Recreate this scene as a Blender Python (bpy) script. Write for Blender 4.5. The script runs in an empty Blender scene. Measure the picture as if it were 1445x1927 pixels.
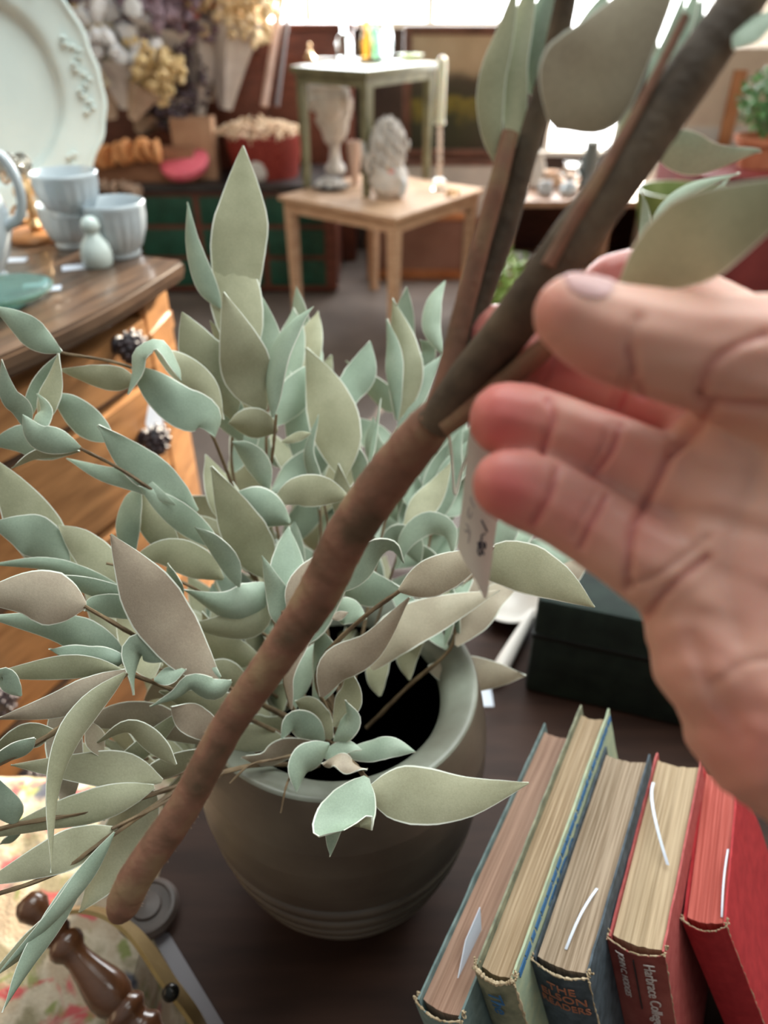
import bpy, bmesh, math, random
import numpy as np
from mathutils import Vector, Matrix, noise as mnoise

# ------------------------------------------------------------------ camera, world, lights, exposure
SC = bpy.context.scene
COL = SC.collection
W, H, F = 1445.0, 1927.0, 1400.0
PITCH = math.radians(35.0)
CAMZ = 1.45
CP, SP = math.cos(PITCH), math.sin(PITCH)
cam = bpy.data.cameras.new('camera')
cam_o = bpy.data.objects.new('camera', cam); COL.objects.link(cam_o)
cam_o.location = (0, 0, CAMZ); cam_o.rotation_euler = (math.pi/2 - PITCH, 0, 0)
cam.sensor_fit = 'VERTICAL'; cam.sensor_height = 36.0; cam.lens = F/H*36.0
cam.clip_start = 0.01; cam.clip_end = 100
cam.dof.use_dof = True; cam.dof.focus_distance = 0.37; cam.dof.aperture_fstop = 26.15/4.2
SC.camera = cam_o

world = bpy.data.worlds.new('world'); SC.world = world; world.use_nodes = True
wn = world.node_tree.nodes; wl = world.node_tree.links
bg = wn['Background']; bg.inputs['Strength'].default_value = 0.52
tc = wn.new('ShaderNodeTexCoord'); sx = wn.new('ShaderNodeSeparateXYZ'); rp = wn.new('ShaderNodeValToRGB')
wl.new(tc.outputs['Generated'], sx.inputs[0]); wl.new(sx.outputs['Z'], rp.inputs[0]); wl.new(rp.outputs[0], bg.inputs['Color'])
rp.color_ramp.elements[0].position = 0.0; rp.color_ramp.elements[0].color = (0.34, 0.28, 0.23, 1)
rp.color_ramp.elements[1].position = 0.9; rp.color_ramp.elements[1].color = (0.90, 1.0, 1.0, 1)

def light(name, kind, loc, aim, energy, color, **kw):
    l = bpy.data.lights.new(name, kind); o = bpy.data.objects.new(name, l); COL.objects.link(o)
    o.location = loc; o.rotation_euler = (Vector(aim)-Vector(loc)).to_track_quat('-Z', 'Y').to_euler()
    l.energy = energy; l.color = color
    for k, v in kw.items(): setattr(l, k, v)
    return o
SUN = Vector((0.40, 0.88, 0.28)).normalized()
light('sun', 'SUN', SUN*8, (0, 0, 0), 27.0, (1.0, 0.88, 0.70), angle=0.01)
light('window_daylight', 'AREA', (0.55, 4.9, 1.75), (0.0, 0.5, 0.9), 130.0, (0.92, 0.98, 1.0), shape='RECTANGLE', size=2.4, size_y=1.3)
light('overhead_fill', 'AREA', (0.45, 1.0, 2.75), (0.1, 0.5, 0.9), 62.0, (0.94, 1.0, 0.98), shape='RECTANGLE', size=2.0, size_y=1.4)  # added overhead fill that brightens the leaves; the room has no such lamp
light('side_fill', 'AREA', (2.0, 1.7, 1.9), (0.0, 0.45, 1.0), 22.0, (0.93, 1.0, 1.0), shape='RECTANGLE', size=1.6, size_y=1.2)  # added soft fill from the right; the wall there has no window
vs = SC.view_settings
vs.view_transform = 'Standard'; vs.look = 'None'; vs.gamma = 1.0; vs.use_curve_mapping = False; vs.exposure = 0.0

# ------------------------------------------------------------------ placement helpers
R_, U_, F_ = Vector((1, 0, 0)), Vector((0, SP, CP)), Vector((0, CP, -SP))
C_ = Vector((0, 0, CAMZ))
def ray(x, y): return R_*((x-W/2)/F) + U_*((H/2-y)/F) + F_
def at(x, y, d): return C_ + ray(x, y)*d
def onz(x, y, z):
    r = ray(x, y); return C_ + r*((z-CAMZ)/r.z)
def ony(x, y, wy):
    r = ray(x, y); return C_ + r*(wy/r.y)
def onplane(x, y, p, n):
    r = ray(x, y); return C_ + r*((p-C_).dot(n)/r.dot(n))
def pxw(px, d): return px*d/F
def depth_of(p): return (p-C_).dot(F_)

# ------------------------------------------------------------------ object helpers
def tag(o, label=None, cat=None, group=None, kind=None):
    if label: o['label'] = label
    if cat: o['category'] = cat
    if group: o['group'] = group
    if kind: o['kind'] = kind
    return o
def thing(name, label, cat, loc=(0, 0, 0), rz=0.0, group=None, mat=None):
    o = bpy.data.objects.new(name, None); COL.objects.link(o); o.empty_display_size = .02
    if mat is not None: o.matrix_world = mat
    else: o.location = loc; o.rotation_euler = (0, 0, rz)
    return tag(o, label, cat, group)
def frame(origin, xd, zd=(0, 0, 1)):
    x = Vector(xd).normalized(); z = Vector(zd).normalized(); y = z.cross(x).normalized(); x = y.cross(z).normalized()
    m = Matrix((x, y, z)).transposed().to_4x4(); m.translation = Vector(origin); return m
class MB:
    def __init__(s): s.v = []; s.f = []; s.mi = []
    def add(s, vs_, fs, mi=0):
        n = len(s.v); s.v += [tuple(v) for v in vs_]; s.f += [tuple(i+n for i in f) for f in fs]; s.mi += [mi]*len(fs); return s
    def box(s, a, b, mi=0, bev=0.0):
        x0, y0, z0 = a; x1, y1, z1 = b
        if bev <= 0:
            return s.add([(x0,y0,z0),(x1,y0,z0),(x1,y1,z0),(x0,y1,z0),(x0,y0,z1),(x1,y0,z1),(x1,y1,z1),(x0,y1,z1)],
                         [(0,3,2,1),(4,5,6,7),(0,1,5,4),(1,2,6,5),(2,3,7,6),(3,0,4,7)], mi)
        bm = bmesh.new(); bmesh.ops.create_cube(bm, size=1)
        for v in bm.verts: v.co = Vector(((x0+x1)/2+v.co.x*(x1-x0), (y0+y1)/2+v.co.y*(y1-y0), (z0+z1)/2+v.co.z*(z1-z0)))
        bmesh.ops.bevel(bm, geom=bm.edges[:], offset=bev, segments=2, affect='EDGES', profile=.6)
        bm.verts.index_update(); s.add([v.co for v in bm.verts], [[v.index for v in f.verts] for f in bm.faces], mi); bm.free(); return s
    def prism(s, quad, z0, z1, mi=0):
        n = len(quad)
        vs_ = [(q[0], q[1], z0) for q in quad]+[(q[0], q[1], z1) for q in quad]
        fs = [tuple(range(n-1, -1, -1)), tuple(range(n, 2*n))]+[(i, (i+1) % n, (i+1) % n+n, i+n) for i in range(n)]
        return s.add(vs_, fs, mi)
    def lathe(s, prof, n=32, c=(0, 0, 0), axis=None, mi=0, fn=None, caps=True):
        c = Vector(c); q = Vector((0, 0, 1)).rotation_difference(Vector(axis)) if axis is not None else None
        vs_ = []
        for j, (r, z) in enumerate(prof):
            for i in range(n):
                a = 2*math.pi*i/n; rr = r*(fn(a, j) if fn else 1)
                p = Vector((rr*math.cos(a), rr*math.sin(a), z))
                if q: p = q @ p
                vs_.append(c+p)
        fs = [(j*n+i, j*n+(i+1) % n, (j+1)*n+(i+1) % n, (j+1)*n+i) for j in range(len(prof)-1) for i in range(n)]
        if caps and prof[0][0] > 1e-5: fs.append(tuple(range(n-1, -1, -1)))
        if caps and prof[-1][0] > 1e-5: fs.append(tuple((len(prof)-1)*n+i for i in range(n)))
        return s.add(vs_, fs, mi)
    def tube(s, pts, rad, n=10, mi=0, jit=0.0, closed=False, ring=None):
        pts = [Vector(p) for p in pts]; m = len(pts)
        if not hasattr(rad, '__len__'): rad = [rad]*m
        vs_ = []; up = None
        for k, p in enumerate(pts):
            a = pts[k-1] if (k or closed) else p; b = pts[(k+1) % m] if (k < m-1 or closed) else p
            t = (b-a).normalized()
            if up is None: up = t.orthogonal().normalized()
            up = (up - t*up.dot(t)).normalized(); sd = t.cross(up)
            for i in range(n):
                an = 2*math.pi*i/n; r = rad[k]
                if ring: r *= ring(k, an)
                if jit: r *= 1+jit*mnoise.noise(Vector((math.cos(an)*1.5, math.sin(an)*1.5, k*.35)))
                vs_.append(p+(up*math.cos(an)+sd*math.sin(an))*r)
        e = m if closed else m-1
        fs = [(k*n+i, k*n+(i+1) % n, ((k+1) % m)*n+(i+1) % n, ((k+1) % m)*n+i) for k in range(e) for i in range(n)]
        if not closed: fs += [tuple(range(n-1, -1, -1)), tuple((m-1)*n+i for i in range(n))]
        return s.add(vs_, fs, mi)
    def ball(s, c, r, sub=2, mi=0, jit=0.0, seed=0, m=None):
        bm = bmesh.new(); bmesh.ops.create_icosphere(bm, subdivisions=sub, radius=1)
        rr = Vector(r) if hasattr(r, '__len__') else Vector((r, r, r))
        vs_ = []
        for v in bm.verts:
            k = 1+jit*mnoise.noise(v.co*2.1+Vector((seed*7.3, seed*1.7, 0)))
            p = Vector((v.co.x*rr.x, v.co.y*rr.y, v.co.z*rr.z))*k
            if m is not None: p = m @ p
            vs_.append(Vector(c)+p)
        bm.verts.index_update(); s.add(vs_, [[v.index for v in f.verts] for f in bm.faces], mi); bm.free(); return s
    def build(s, name, mats, parent=None, smooth=True, ang=40, label=None, kind=None):
        me = bpy.data.meshes.new(name); me.from_pydata([tuple(v) for v in s.v], [], s.f); me.update()
        if not isinstance(mats, (list, tuple)): mats = [mats]
        for m in mats: me.materials.append(m)
        if any(s.mi): me.polygons.foreach_set('material_index', s.mi)
        if smooth:
            me.polygons.foreach_set('use_smooth', [True]*len(me.polygons))
            try: me.set_sharp_from_angle(angle=math.radians(ang))
            except Exception: pass
        o = bpy.data.objects.new(name, me); COL.objects.link(o)
        if parent: o.parent = parent
        return tag(o, label, None, None, kind)
def spline(pts, n):
    P = [Vector(p) for p in pts]
    if len(P) == 2: P = [P[0], (P[0]+P[1])/2, P[1]]
    P = [P[0]*2-P[1]]+P+[P[-1]*2-P[-2]]; m = len(P)-3; out = []
    for i in range(n):
        t = i/(n-1)*m; k = min(int(t), m-1); t -= k
        a, b, c, d = P[k:k+4]
        out.append(.5*((2*b)+(c-a)*t+(2*a-5*b+4*c-d)*t*t+(3*b-a-3*c+d)*t*t*t))
    return out
def lerp_list(v, n):
    return [float(np.interp(i/(n-1)*(len(v)-1), range(len(v)), v)) for i in range(n)]
def text_mesh(name, body, size, mat, parent, m, extrude=.0002, label=None, align='CENTER', sx=1.0):
    c = bpy.data.curves.new(name, 'FONT'); c.body = body; c.size = size; c.extrude = extrude; c.align_x = align; c.align_y = 'CENTER'
    t = bpy.data.objects.new('tmp_text', c); COL.objects.link(t)
    dg = bpy.context.evaluated_depsgraph_get(); me = bpy.data.meshes.new_from_object(t.evaluated_get(dg))
    bpy.data.objects.remove(t); bpy.data.curves.remove(c)
    me.materials.clear(); me.materials.append(mat); me.transform(m @ Matrix.Diagonal((sx, 1, 1, 1)))
    o = bpy.data.objects.new(name, me); COL.objects.link(o); o.parent = parent
    return tag(o, label)

# ------------------------------------------------------------------ materials
MATS = {}
def mat(name, c1, c2=None, rough=.6, scale=20, stretch=(1, 1, 1), bump=0.0, bscale=None, metal=0.0, emit=None, estr=0, detail=4,
        spec=.4, sss=0, sssr=(.01, .004, .002), objvar=0.0, lo=.35, hi=.65, trans=0, coat=0, c3=None, bdist=.002):
    m = bpy.data.materials.new(name); m.use_nodes = True; N = m.node_tree.nodes; L = m.node_tree.links; b = N['Principled BSDF']
    b.inputs['Roughness'].default_value = rough; b.inputs['Metallic'].default_value = metal
    b.inputs['Specular IOR Level'].default_value = spec; b.inputs['Coat Weight'].default_value = coat
    if trans: b.inputs['Transmission Weight'].default_value = trans
    if sss:
        b.inputs['Subsurface Weight'].default_value = sss; b.inputs['Subsurface Radius'].default_value = sssr; b.inputs['Subsurface Scale'].default_value = 1
    t = N.new('ShaderNodeTexCoord'); mp = N.new('ShaderNodeMapping'); mp.inputs['Scale'].default_value = stretch; L.new(t.outputs['Object'], mp.inputs[0])
    out = None
    if c2 is not None:
        n = N.new('ShaderNodeTexNoise'); n.inputs['Scale'].default_value = scale; n.inputs['Detail'].default_value = detail; L.new(mp.outputs[0], n.inputs[0])
        r = N.new('ShaderNodeValToRGB'); L.new(n.outputs['Fac'], r.inputs[0])
        r.color_ramp.elements[0].position = lo; r.color_ramp.elements[1].position = hi
        r.color_ramp.elements[0].color = (*c1, 1); r.color_ramp.elements[1].color = (*c2, 1)
        if c3 is not None:
            e = r.color_ramp.elements.new((lo+hi)/2); e.color = (*c3, 1)
        out = r.outputs[0]
    else: b.inputs['Base Color'].default_value = (*c1, 1)
    if objvar:
        oi = N.new('ShaderNodeObjectInfo'); hs = N.new('ShaderNodeHueSaturation'); mr = N.new('ShaderNodeMapRange')
        mr.inputs[3].default_value = 1-objvar; mr.inputs[4].default_value = 1+objvar; L.new(oi.outputs['Random'], mr.inputs[0]); L.new(mr.outputs[0], hs.inputs['Value'])
        m2 = N.new('ShaderNodeMapRange'); m2.inputs[3].default_value = .492; m2.inputs[4].default_value = .512
        ml = N.new('ShaderNodeMath'); ml.operation = 'FRACT'; mm = N.new('ShaderNodeMath'); mm.operation = 'MULTIPLY'; mm.inputs[1].default_value = 7.13
        L.new(oi.outputs['Random'], mm.inputs[0]); L.new(mm.outputs[0], ml.inputs[0]); L.new(ml.outputs[0], m2.inputs[0]); L.new(m2.outputs[0], hs.inputs['Hue'])
        if out: L.new(out, hs.inputs['Color'])
        else: hs.inputs['Color'].default_value = (*c1, 1)
        out = hs.outputs[0]
    if out: L.new(out, b.inputs['Base Color'])
    if bump:
        n2 = N.new('ShaderNodeTexNoise'); n2.inputs['Scale'].default_value = bscale or scale; n2.inputs['Detail'].default_value = 5; L.new(mp.outputs[0], n2.inputs[0])
        bp = N.new('ShaderNodeBump'); bp.inputs['Strength'].default_value = bump; bp.inputs['Distance'].default_value = bdist
        L.new(n2.outputs['Fac'], bp.inputs['Height']); L.new(bp.outputs[0], b.inputs['Normal'])
    if emit: b.inputs['Emission Color'].default_value = (*emit, 1); b.inputs['Emission Strength'].default_value = estr
    MATS[name] = m; return m
# ------------------------------------------------------------------ the setting
M_floor = mat('floor_grey', (.105, .078, .064), (.155, .118, .098), rough=.55, scale=3, bump=.05)
M_dark = mat('wall_dark', (.035, .022, .018), (.07, .045, .035), rough=.7, scale=4)
M_beige = mat('wall_beige', (.50, .43, .34), (.62, .54, .44), rough=.8, scale=2)
M_pane = mat('bright_pane', (1, 1, 1), emit=(1, 1, 1), estr=4.5)
_n = M_pane.node_tree.nodes; _l = M_pane.node_tree.links; _n.remove(_n['Principled BSDF'])
_e = _n.new('ShaderNodeEmission'); _e.inputs['Strength'].default_value = 3.6; _t = _n.new('ShaderNodeBsdfTransparent'); _a = _n.new('ShaderNodeAddShader')
_l.new(_e.outputs[0], _a.inputs[0]); _l.new(_t.outputs[0], _a.inputs[1]); _l.new(_a.outputs[0], _n['Material Output'].inputs[0])   # hazy glass: glows with daylight, lets the sun through
M_frame = mat('window_white', (.75, .75, .72), rough=.5)
BY = 5.2
def struct(o): o['kind'] = 'structure'; return o
struct(MB().box((-4, -1.5, -.05), (4, BY+.2, 0)).build('floor', M_floor))
xr = 2.1
# back wall with a wide window and a tall one
wA = (-1.15, .98, 1.30, 2.5); wB = (1.02, 1.95, .62, 2.60)
mb = MB()
def wall_rects(x0, x1, z0, z1, holes):
    xs = sorted({x0, x1, *[h[0] for h in holes], *[h[1] for h in holes]}); zs = sorted({z0, z1, *[h[2] for h in holes], *[h[3] for h in holes]})
    for a, b in zip(xs, xs[1:]):
        for c, d in zip(zs, zs[1:]):
            mx, mz = (a+b)/2, (c+d)/2
            if not any(h[0] < mx < h[1] and h[2] < mz < h[3] for h in holes): yield a, b, c, d
for a, b, c, d in wall_rects(-4, xr+.1, 0, 3.2, [wA, wB]): mb.box((a, BY, c), (b, BY+.12, d))
struct(mb.build('wall_back', M_dark, smooth=False))
# right wall: solid, without a window
wC = None
mb = MB()
for a, b, c, d in wall_rects(-1.5, BY, 0, 3.2, []): mb.box((xr, a, c), (xr+.12, b, d))
struct(mb.build('wall_right', M_beige, smooth=False))
struct(MB().box((-4.1, -1.5, 0), (-4, BY, 3.2)).build('wall_left', M_beige, smooth=False))
def window(name, w, nx):
    f = MB(); x0, x1, z0, z1 = w
    for a in np.linspace(x0, x1, nx+1): f.box((a-.02, BY-.02, z0), (a+.02, BY+.1, z1))
    f.box((x0-.03, BY-.03, z0-.03), (x1+.03, BY+.1, z0)); f.box((x0-.03, BY-.03, z1), (x1+.03, BY+.1, z1+.03))
    o = struct(f.build(name, M_frame, smooth=False))
    for a, b in zip(np.linspace(x0, x1, nx+1), np.linspace(x0, x1, nx+1)[1:]):
        MB().box((a+.02, BY+.06, z0), (b-.02, BY+.07, z1)).build('pane', M_pane, o, smooth=False)
    return o
window('window_1', wA, 3); window('window_2', wB, 2)

# ------------------------------------------------------------------ table that carries pot and books
TZ = .79
M_table = mat('table_brown', (.024, .0095, .0055), (.042, .018, .011), rough=.55, spec=.22, scale=9, stretch=(1, 6, 1), bump=.05)
t_root = thing('table', 'dark reddish brown table under the pot and the row of books', 'table', (0.1, .4, 0))
def rel(p, r): return (p[0]-r.location.x, p[1]-r.location.y)
mb = MB().prism([rel(p, t_root) for p in [(-.205, .335), (-.115, .225), (.02, .06), (.75, .06), (.75, .80), (-.205, .80)]], TZ-.03, TZ)
mb.build('tabletop', M_table, t_root, smooth=False)
for px_, py_ in ((-.16, .75), (.70, .75), (.70, .11), (.0, .15)):
    MB().box((px_-.1-.025, py_-.4-.025, 0), (px_-.1+.025, py_-.4+.025, TZ-.03), bev=.004).build('leg', M_table, t_root)
# ------------------------------------------------------------------ stoneware pot
M_pot = mat('pot_glaze', (.050, .033, .024), (.150, .120, .090), rough=.40, scale=9, bump=.12, bscale=60, lo=.30, hi=.78, detail=6, spec=.5)
M_rim = mat('pot_rim_glaze', (.10, .088, .066), (.27, .30, .245), rough=.38, scale=15, bump=.12, bscale=60, lo=.30, hi=.72, detail=6, spec=.5)
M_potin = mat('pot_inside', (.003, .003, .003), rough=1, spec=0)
PC = Vector((-.0335, .375, TZ)); PS = 1.075
pot = thing('plant_pot', 'round grey green stoneware pot with ribbed lower body on the brown table', 'pot', PC)
def pr_(z):
    r = float(np.interp(z, [0, .006, .016, .034, .06, .09, .12, .15, .18, .205, .228, .242], [.054, .060, .067, .0765, .0875, .0955, .1005, .1035, .1045, .1033, .0995, .0965]))
    for zk in (.026, .046, .066, .086, .106, .126): r -= .0050*math.exp(-((z-zk)/.0034)**2)
    return r
body = [(.052, 0)]+[(pr_(k*.0009), k*.0009) for k in range(3, 256)]
MB().lathe([(r*PS, z) for r, z in [(0, 0)]+body], 96, caps=False).build('body', M_pot, pot, ang=80)
MB().lathe([(r*PS, z) for r, z in [(pr_(.2295), .2295), (pr_(.236), .236), (.0965, .242), (.0955, .2465), (.0945, .2488)]], 96, caps=False).build('shoulder', M_pot, pot)
top_ = [(.0945, .2488), (.0938, .2498), (.0925, .2503), (.0905, .2500), (.0875, .2486), (.0820, .2455), (.0765, .2415), (.0720, .2365), (.0700, .2300)]
MB().lathe([(r*PS, z) for r, z in top_], 96, caps=False).build('rim', M_rim, pot, ang=80, label='pale green glazed rim')
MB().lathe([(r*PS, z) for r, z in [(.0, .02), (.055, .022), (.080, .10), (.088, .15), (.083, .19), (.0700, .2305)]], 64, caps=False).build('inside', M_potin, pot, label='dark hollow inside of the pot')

# ------------------------------------------------------------------ books
M_pages = {}
def pages(name, c1, c2):
    return mat(name, c1, c2, rough=.85, scale=1, stretch=(900, 14, 14), bump=.35, bscale=1, detail=3, bdist=.0004)
MP1 = pages('pages_pink', (.23, .13, .09), (.34, .21, .15)); MP2 = pages('pages_tan', (.22, .145, .08), (.38, .28, .18))
MP3 = pages('pages_tan_pale', (.17, .115, .07), (.37, .28, .20)); MP4 = pages('pages_cream', (.29, .205, .12), (.45, .34, .22)); MP5 = pages('pages_red', (.30, .05, .035), (.46, .11, .085))
def cloth(name, a, b, s=120): return mat(name, a, b, rough=.75, scale=s, bump=.25, bscale=600, lo=.3, hi=.72, bdist=.0005)
MC1 = cloth('cloth_teal', (.09, .14, .14), (.20, .27, .26)); MC2 = cloth('cloth_moss', (.12, .13, .09), (.27, .27, .18)); MC2b = cloth('cloth_pale_green', (.28, .36, .27), (.42, .46, .30))
MC3 = cloth('cloth_slate', (.024, .034, .042), (.075, .10, .125)); MC4 = cloth('cloth_red', (.30, .045, .045), (.42, .10, .09)); MC5 = cloth('cloth_crimson', (.30, .012, .018), (.42, .025, .03))
MC4s = cloth('cloth_red_faded', (.20, .035, .03), (.36, .10, .08), 40); M_fray = mat('frayed_edge', (.30, .22, .13), (.50, .40, .27), rough=.9, scale=200)
M_blue = mat('print_blue', (.03, .12, .27), rough=.6); M_orng = mat('print_orange', (.36, .13, .07), rough=.6); M_white = mat('print_white', (.62, .55, .52), rough=.6)
M_paper = mat('paper_white', (.60, .65, .76), (.68, .72, .80), rough=.7, scale=30)
M_blk = mat('print_black', (.03, .025, .025), rough=.7)
def curved_board(mb, x0, x1, y0, y1, z0, z1, seed, jit=.0007):
    # cover board: grid whose border is worn and uneven
    ny, nz = 22, 18; vs_ = []; base = len(mb.v)
    for s_ in (0, 1):
        for j in range(nz+1):
            for i in range(ny+1):
                y = y0+(y1-y0)*i/ny; z_ = z0+(z1-z0)*j/nz; x = x1 if s_ else x0
                if i in (0, ny): y += jit*2*mnoise.noise(Vector((j*.7, seed, s_*.2)))
                if j in (0, nz): z_ += jit*2*mnoise.noise(Vector((i*.7, seed+5, s_*.2)))
                k = min(i, ny-i, j, nz-j); xx = x + (0 if k else (-.0006 if s_ else .0006))
                vs_.append((xx+.0003*mnoise.noise(Vector((i*.3, j*.3, seed))), y, z_))
    n1 = (ny+1)*(nz+1); fs = []
    for j in range(nz):
        for i in range(ny):
            a = j*(ny+1)+i; fs.append((a, a+ny+1, a+ny+2, a+1)); b = a+n1; fs.append((b, b+1, b+ny+2, b+ny+1))
    edge = [i for i in range(ny+1)]+[j*(ny+1)+ny for j in range(1, nz+1)]+[nz*(ny+1)+i for i in range(ny-1, -1, -1)]+[j*(ny+1) for j in range(nz-1, 0, -1)]
    for a, b in zip(edge, edge[1:]+edge[:1]): fs.append((a, b, b+n1, a+n1))
    mb.add(vs_, fs); return mb
BOOKY = -.0
def book(label, p, g, lean, T, D, Hh, cov, spn, pg, inset=(.003, .004), spine_bow=.003, seed=1, frays=1.0, cov_r=None, ct=.0025):
    """p: top of the book's left front (spine side) corner; g: direction of the depth; lean: angle to the left"""
    g = Vector((g[0], g[1], 0)).normalized(); t0 = Vector((g.y, -g.x, 0)); c, s = math.cos(lean), math.sin(lean)
    u = Vector((0, 0, 1))*c - t0*s; t = t0*c + Vector((0, 0, 1))*s
    m = Matrix((t, g, u)).transposed().to_4x4(); m.translation = Vector(p)-u*Hh
    b = thing('book', label, 'book', mat=m, group='old books in a row beside the pot')
    curved_board(MB(), 0, ct, 0, D, 0, Hh, seed).build('front_cover', cov, b, ang=30)
    curved_board(MB(), T-ct, T, 0, D, 0, Hh, seed+9).build('back_cover', cov_r or cov, b, ang=30)
    ph = Hh-inset[0]
    mb = MB(); nx = 24; pr = [(ct+(T-2*ct)*i/nx, .003-.002*math.sin(math.pi*i/nx)) for i in range(nx+1)]
    pr2 = [(x, D-inset[1]-.0025*math.sin(math.pi*i/nx)) for i, (x, _) in enumerate(pr)]
    poly = pr+pr2[::-1]
    lay = []
    for zz in (inset[0], ph): lay.append([(x, y, zz) for x, y in poly])
    n = len(poly); vs_ = lay[0]+lay[1]
    for i in range(n): x, y, zz = vs_[n+i]; vs_[n+i] = (x, y, zz+.0012*mnoise.noise(Vector((x*260, seed, 0))))
    fs = [(i, (i+1) % n, (i+1) % n+n, i+n) for i in range(n)]
    for i in range(nx): fs.append((n+i, n+i+1, 2*n-2-i, 2*n-1-i)); fs.append((i+1, i, n-1-i, n-2-i))
    mb.add(vs_, fs).build('page_block', pg, b, ang=35)
    # spine: bowed strip with thickness and a sagging worn head
    mb = MB(); ns, nz = 20, 16; vs_ = []
    for s_ in (0, 1):
        for j in range(nz+1):
            for i in range(ns+1):
                x = T*i/ns; bow = spine_bow*math.sin(math.pi*i/ns); y = -bow-.0008+(0 if s_ else -.0010)
                z_ = Hh*j/nz
                if j == nz: z_ += -.0035*math.sin(math.pi*i/ns)+.0011*frays*mnoise.noise(Vector((i*.9, seed*3, 0)))
                vs_.append((x, y+.0003*mnoise.noise(Vector((i*.5, j*.5, seed))), z_))
    n1 = (ns+1)*(nz+1); fs = []
    for j in range(nz):
        for i in range(ns):
            a = j*(ns+1)+i; fs.append((a, a+1, a+ns+2, a+ns+1)); b2 = a+n1; fs.append((b2, b2+ns+1, b2+ns+2, b2+1))
    edge = [i for i in range(ns+1)]+[j*(ns+1)+ns for j in range(1, nz+1)]+[nz*(ns+1)+i for i in range(ns-1, -1, -1)]+[j*(ns+1) for j in range(nz-1, 0, -1)]
    for a, b2 in zip(edge, edge[1:]+edge[:1]): fs.append((a, a+n1, b2+n1, b2))
    mb.add(vs_, fs).build('spine', spn, b, ang=50)
    # frayed binding threads at the head and down the right joint
    rnd = random.Random(seed); mb = MB()
    n = 34
    mb.tube([(T*i/n, -spine_bow*math.sin(math.pi*i/n)-.0012, Hh-.0032*math.sin(math.pi*i/n)+.0006*rnd.uniform(-1, 1)) for i in range(n+1)], [rnd.uniform(.0003, .0010)*frays for _ in range(n+1)], 6)
    n = 60
    mb.tube([(T+rnd.uniform(-.0003, .0003), -.001+rnd.uniform(-.0004, .0004), Hh*(1-i/n)) for i in range(n+1)], [rnd.uniform(.0002, .0009)*frays for _ in range(n+1)], 6)
    for cx in (0, T):
        for _ in range(int(14*frays)):
            a = Vector((cx+rnd.uniform(-.001, .001), rnd.uniform(-.002, .004), Hh+rnd.uniform(-.003, .0008)))
            mb.tube([a, a+Vector((rnd.uniform(-.0015, .0015), rnd.uniform(-.0015, .0015), rnd.uniform(-.001, .003)))], rnd.uniform(.0003, .0007), 5)
    mb.build('frayed_binding', M_fray, b)
    return b, T, D, Hh
def bz(px_, py_, z): return onz(px_, py_, z)
LN = math.radians(17)
def place(label, fl, bl, T, Hh, lean, **k):
    zt = TZ+Hh*math.cos(lean)+.0005
    p = onz(*fl, zt); e = onz(*bl, zt); return book(label, p, (e.x-p.x, e.y-p.y), lean, T, k.pop('D', (Vector((e.x-p.x, e.y-p.y)).length)), Hh, **k)
b1 = place('leftmost old book, teal cloth cover with pinkish tan pages', (783, 1880), (1022, 1362), .030, .175, LN, cov=MC1, spn=MC1, pg=MP1, seed=1, inset=(.004, .005))
b2 = place('tallest thin old book with blue lettering on pale green back cover', (893, 1815), (1090, 1326), .0245, .200, LN, cov=MC2, spn=MC2, pg=MP2, seed=2, inset=(.005, .006), frays=1.7, cov_r=MC2b)
b3 = place('dark slate old reader with orange lettering on its spine', (1000, 1800), (1137, 1405), .0345, .193, LN, cov=MC3, spn=MC3, pg=MP3, seed=3, inset=(.003, .005))
b4 = place('faded red college handbook with cream pages and pale spine lettering', (1143, 1760), (1233, 1415), .034, .190, LN, cov=MC4, spn=MC4s, pg=MP4, seed=4, inset=(.003, .005), frays=.7)
b5 = place('bright crimson book at the right end with red page edges', (1283, 1728), (1322, 1440), .027, .190, math.radians(27), cov=MC5, spn=MC5, pg=MP5, seed=5, inset=(.003, .005), frays=.7)
def spine_text(bk, body, size, x, z, mt, rot=0, sx=1.0, off=.0045, bow=.003):
    b, T, D, Hh = bk
    m = Matrix.Translation((x, -off, Hh-z)) @ Matrix.Rotation(math.pi/2, 4, 'X') @ Matrix.Rotation(rot, 4, 'Z')
    o = text_mesh('lettering', body, size, mt, b, m, sx=sx)
    for v in o.data.vertices: d_ = v.co.y+off; v.co.y = d_-.0034-bow*math.sin(math.pi*max(0, min(1, v.co.x/T)))
spine_text(b3, 'THE', .0094, b3[1]*.52, .0135, M_orng); spine_text(b3, 'ELSON', .0094, b3[1]*.52, .0222, M_orng); spine_text(b3, 'READERS', .0086, b3[1]*.52, .0308, M_orng, sx=.86)
spine_text(b4, 'Harbrace College', .0092, b4[1]*.72, .041, M_white, rot=-math.pi/2, off=.0042); spine_text(b4, 'JOHN C. HODGES', .0056, b4[1]*.24, .028, M_white, rot=-math.pi/2, off=.0042)
MB().box((b4[1]*.45, -.0060, b4[3]-.06), (b4[1]*.45+.0006, -.0045, b4[3]-.009)).build('spine_rule', M_blk, b4[0])
spine_text(b2, 'The', .013, b2[1]*.5, .022, M_blue, rot=-math.pi/2+.1)
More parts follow.
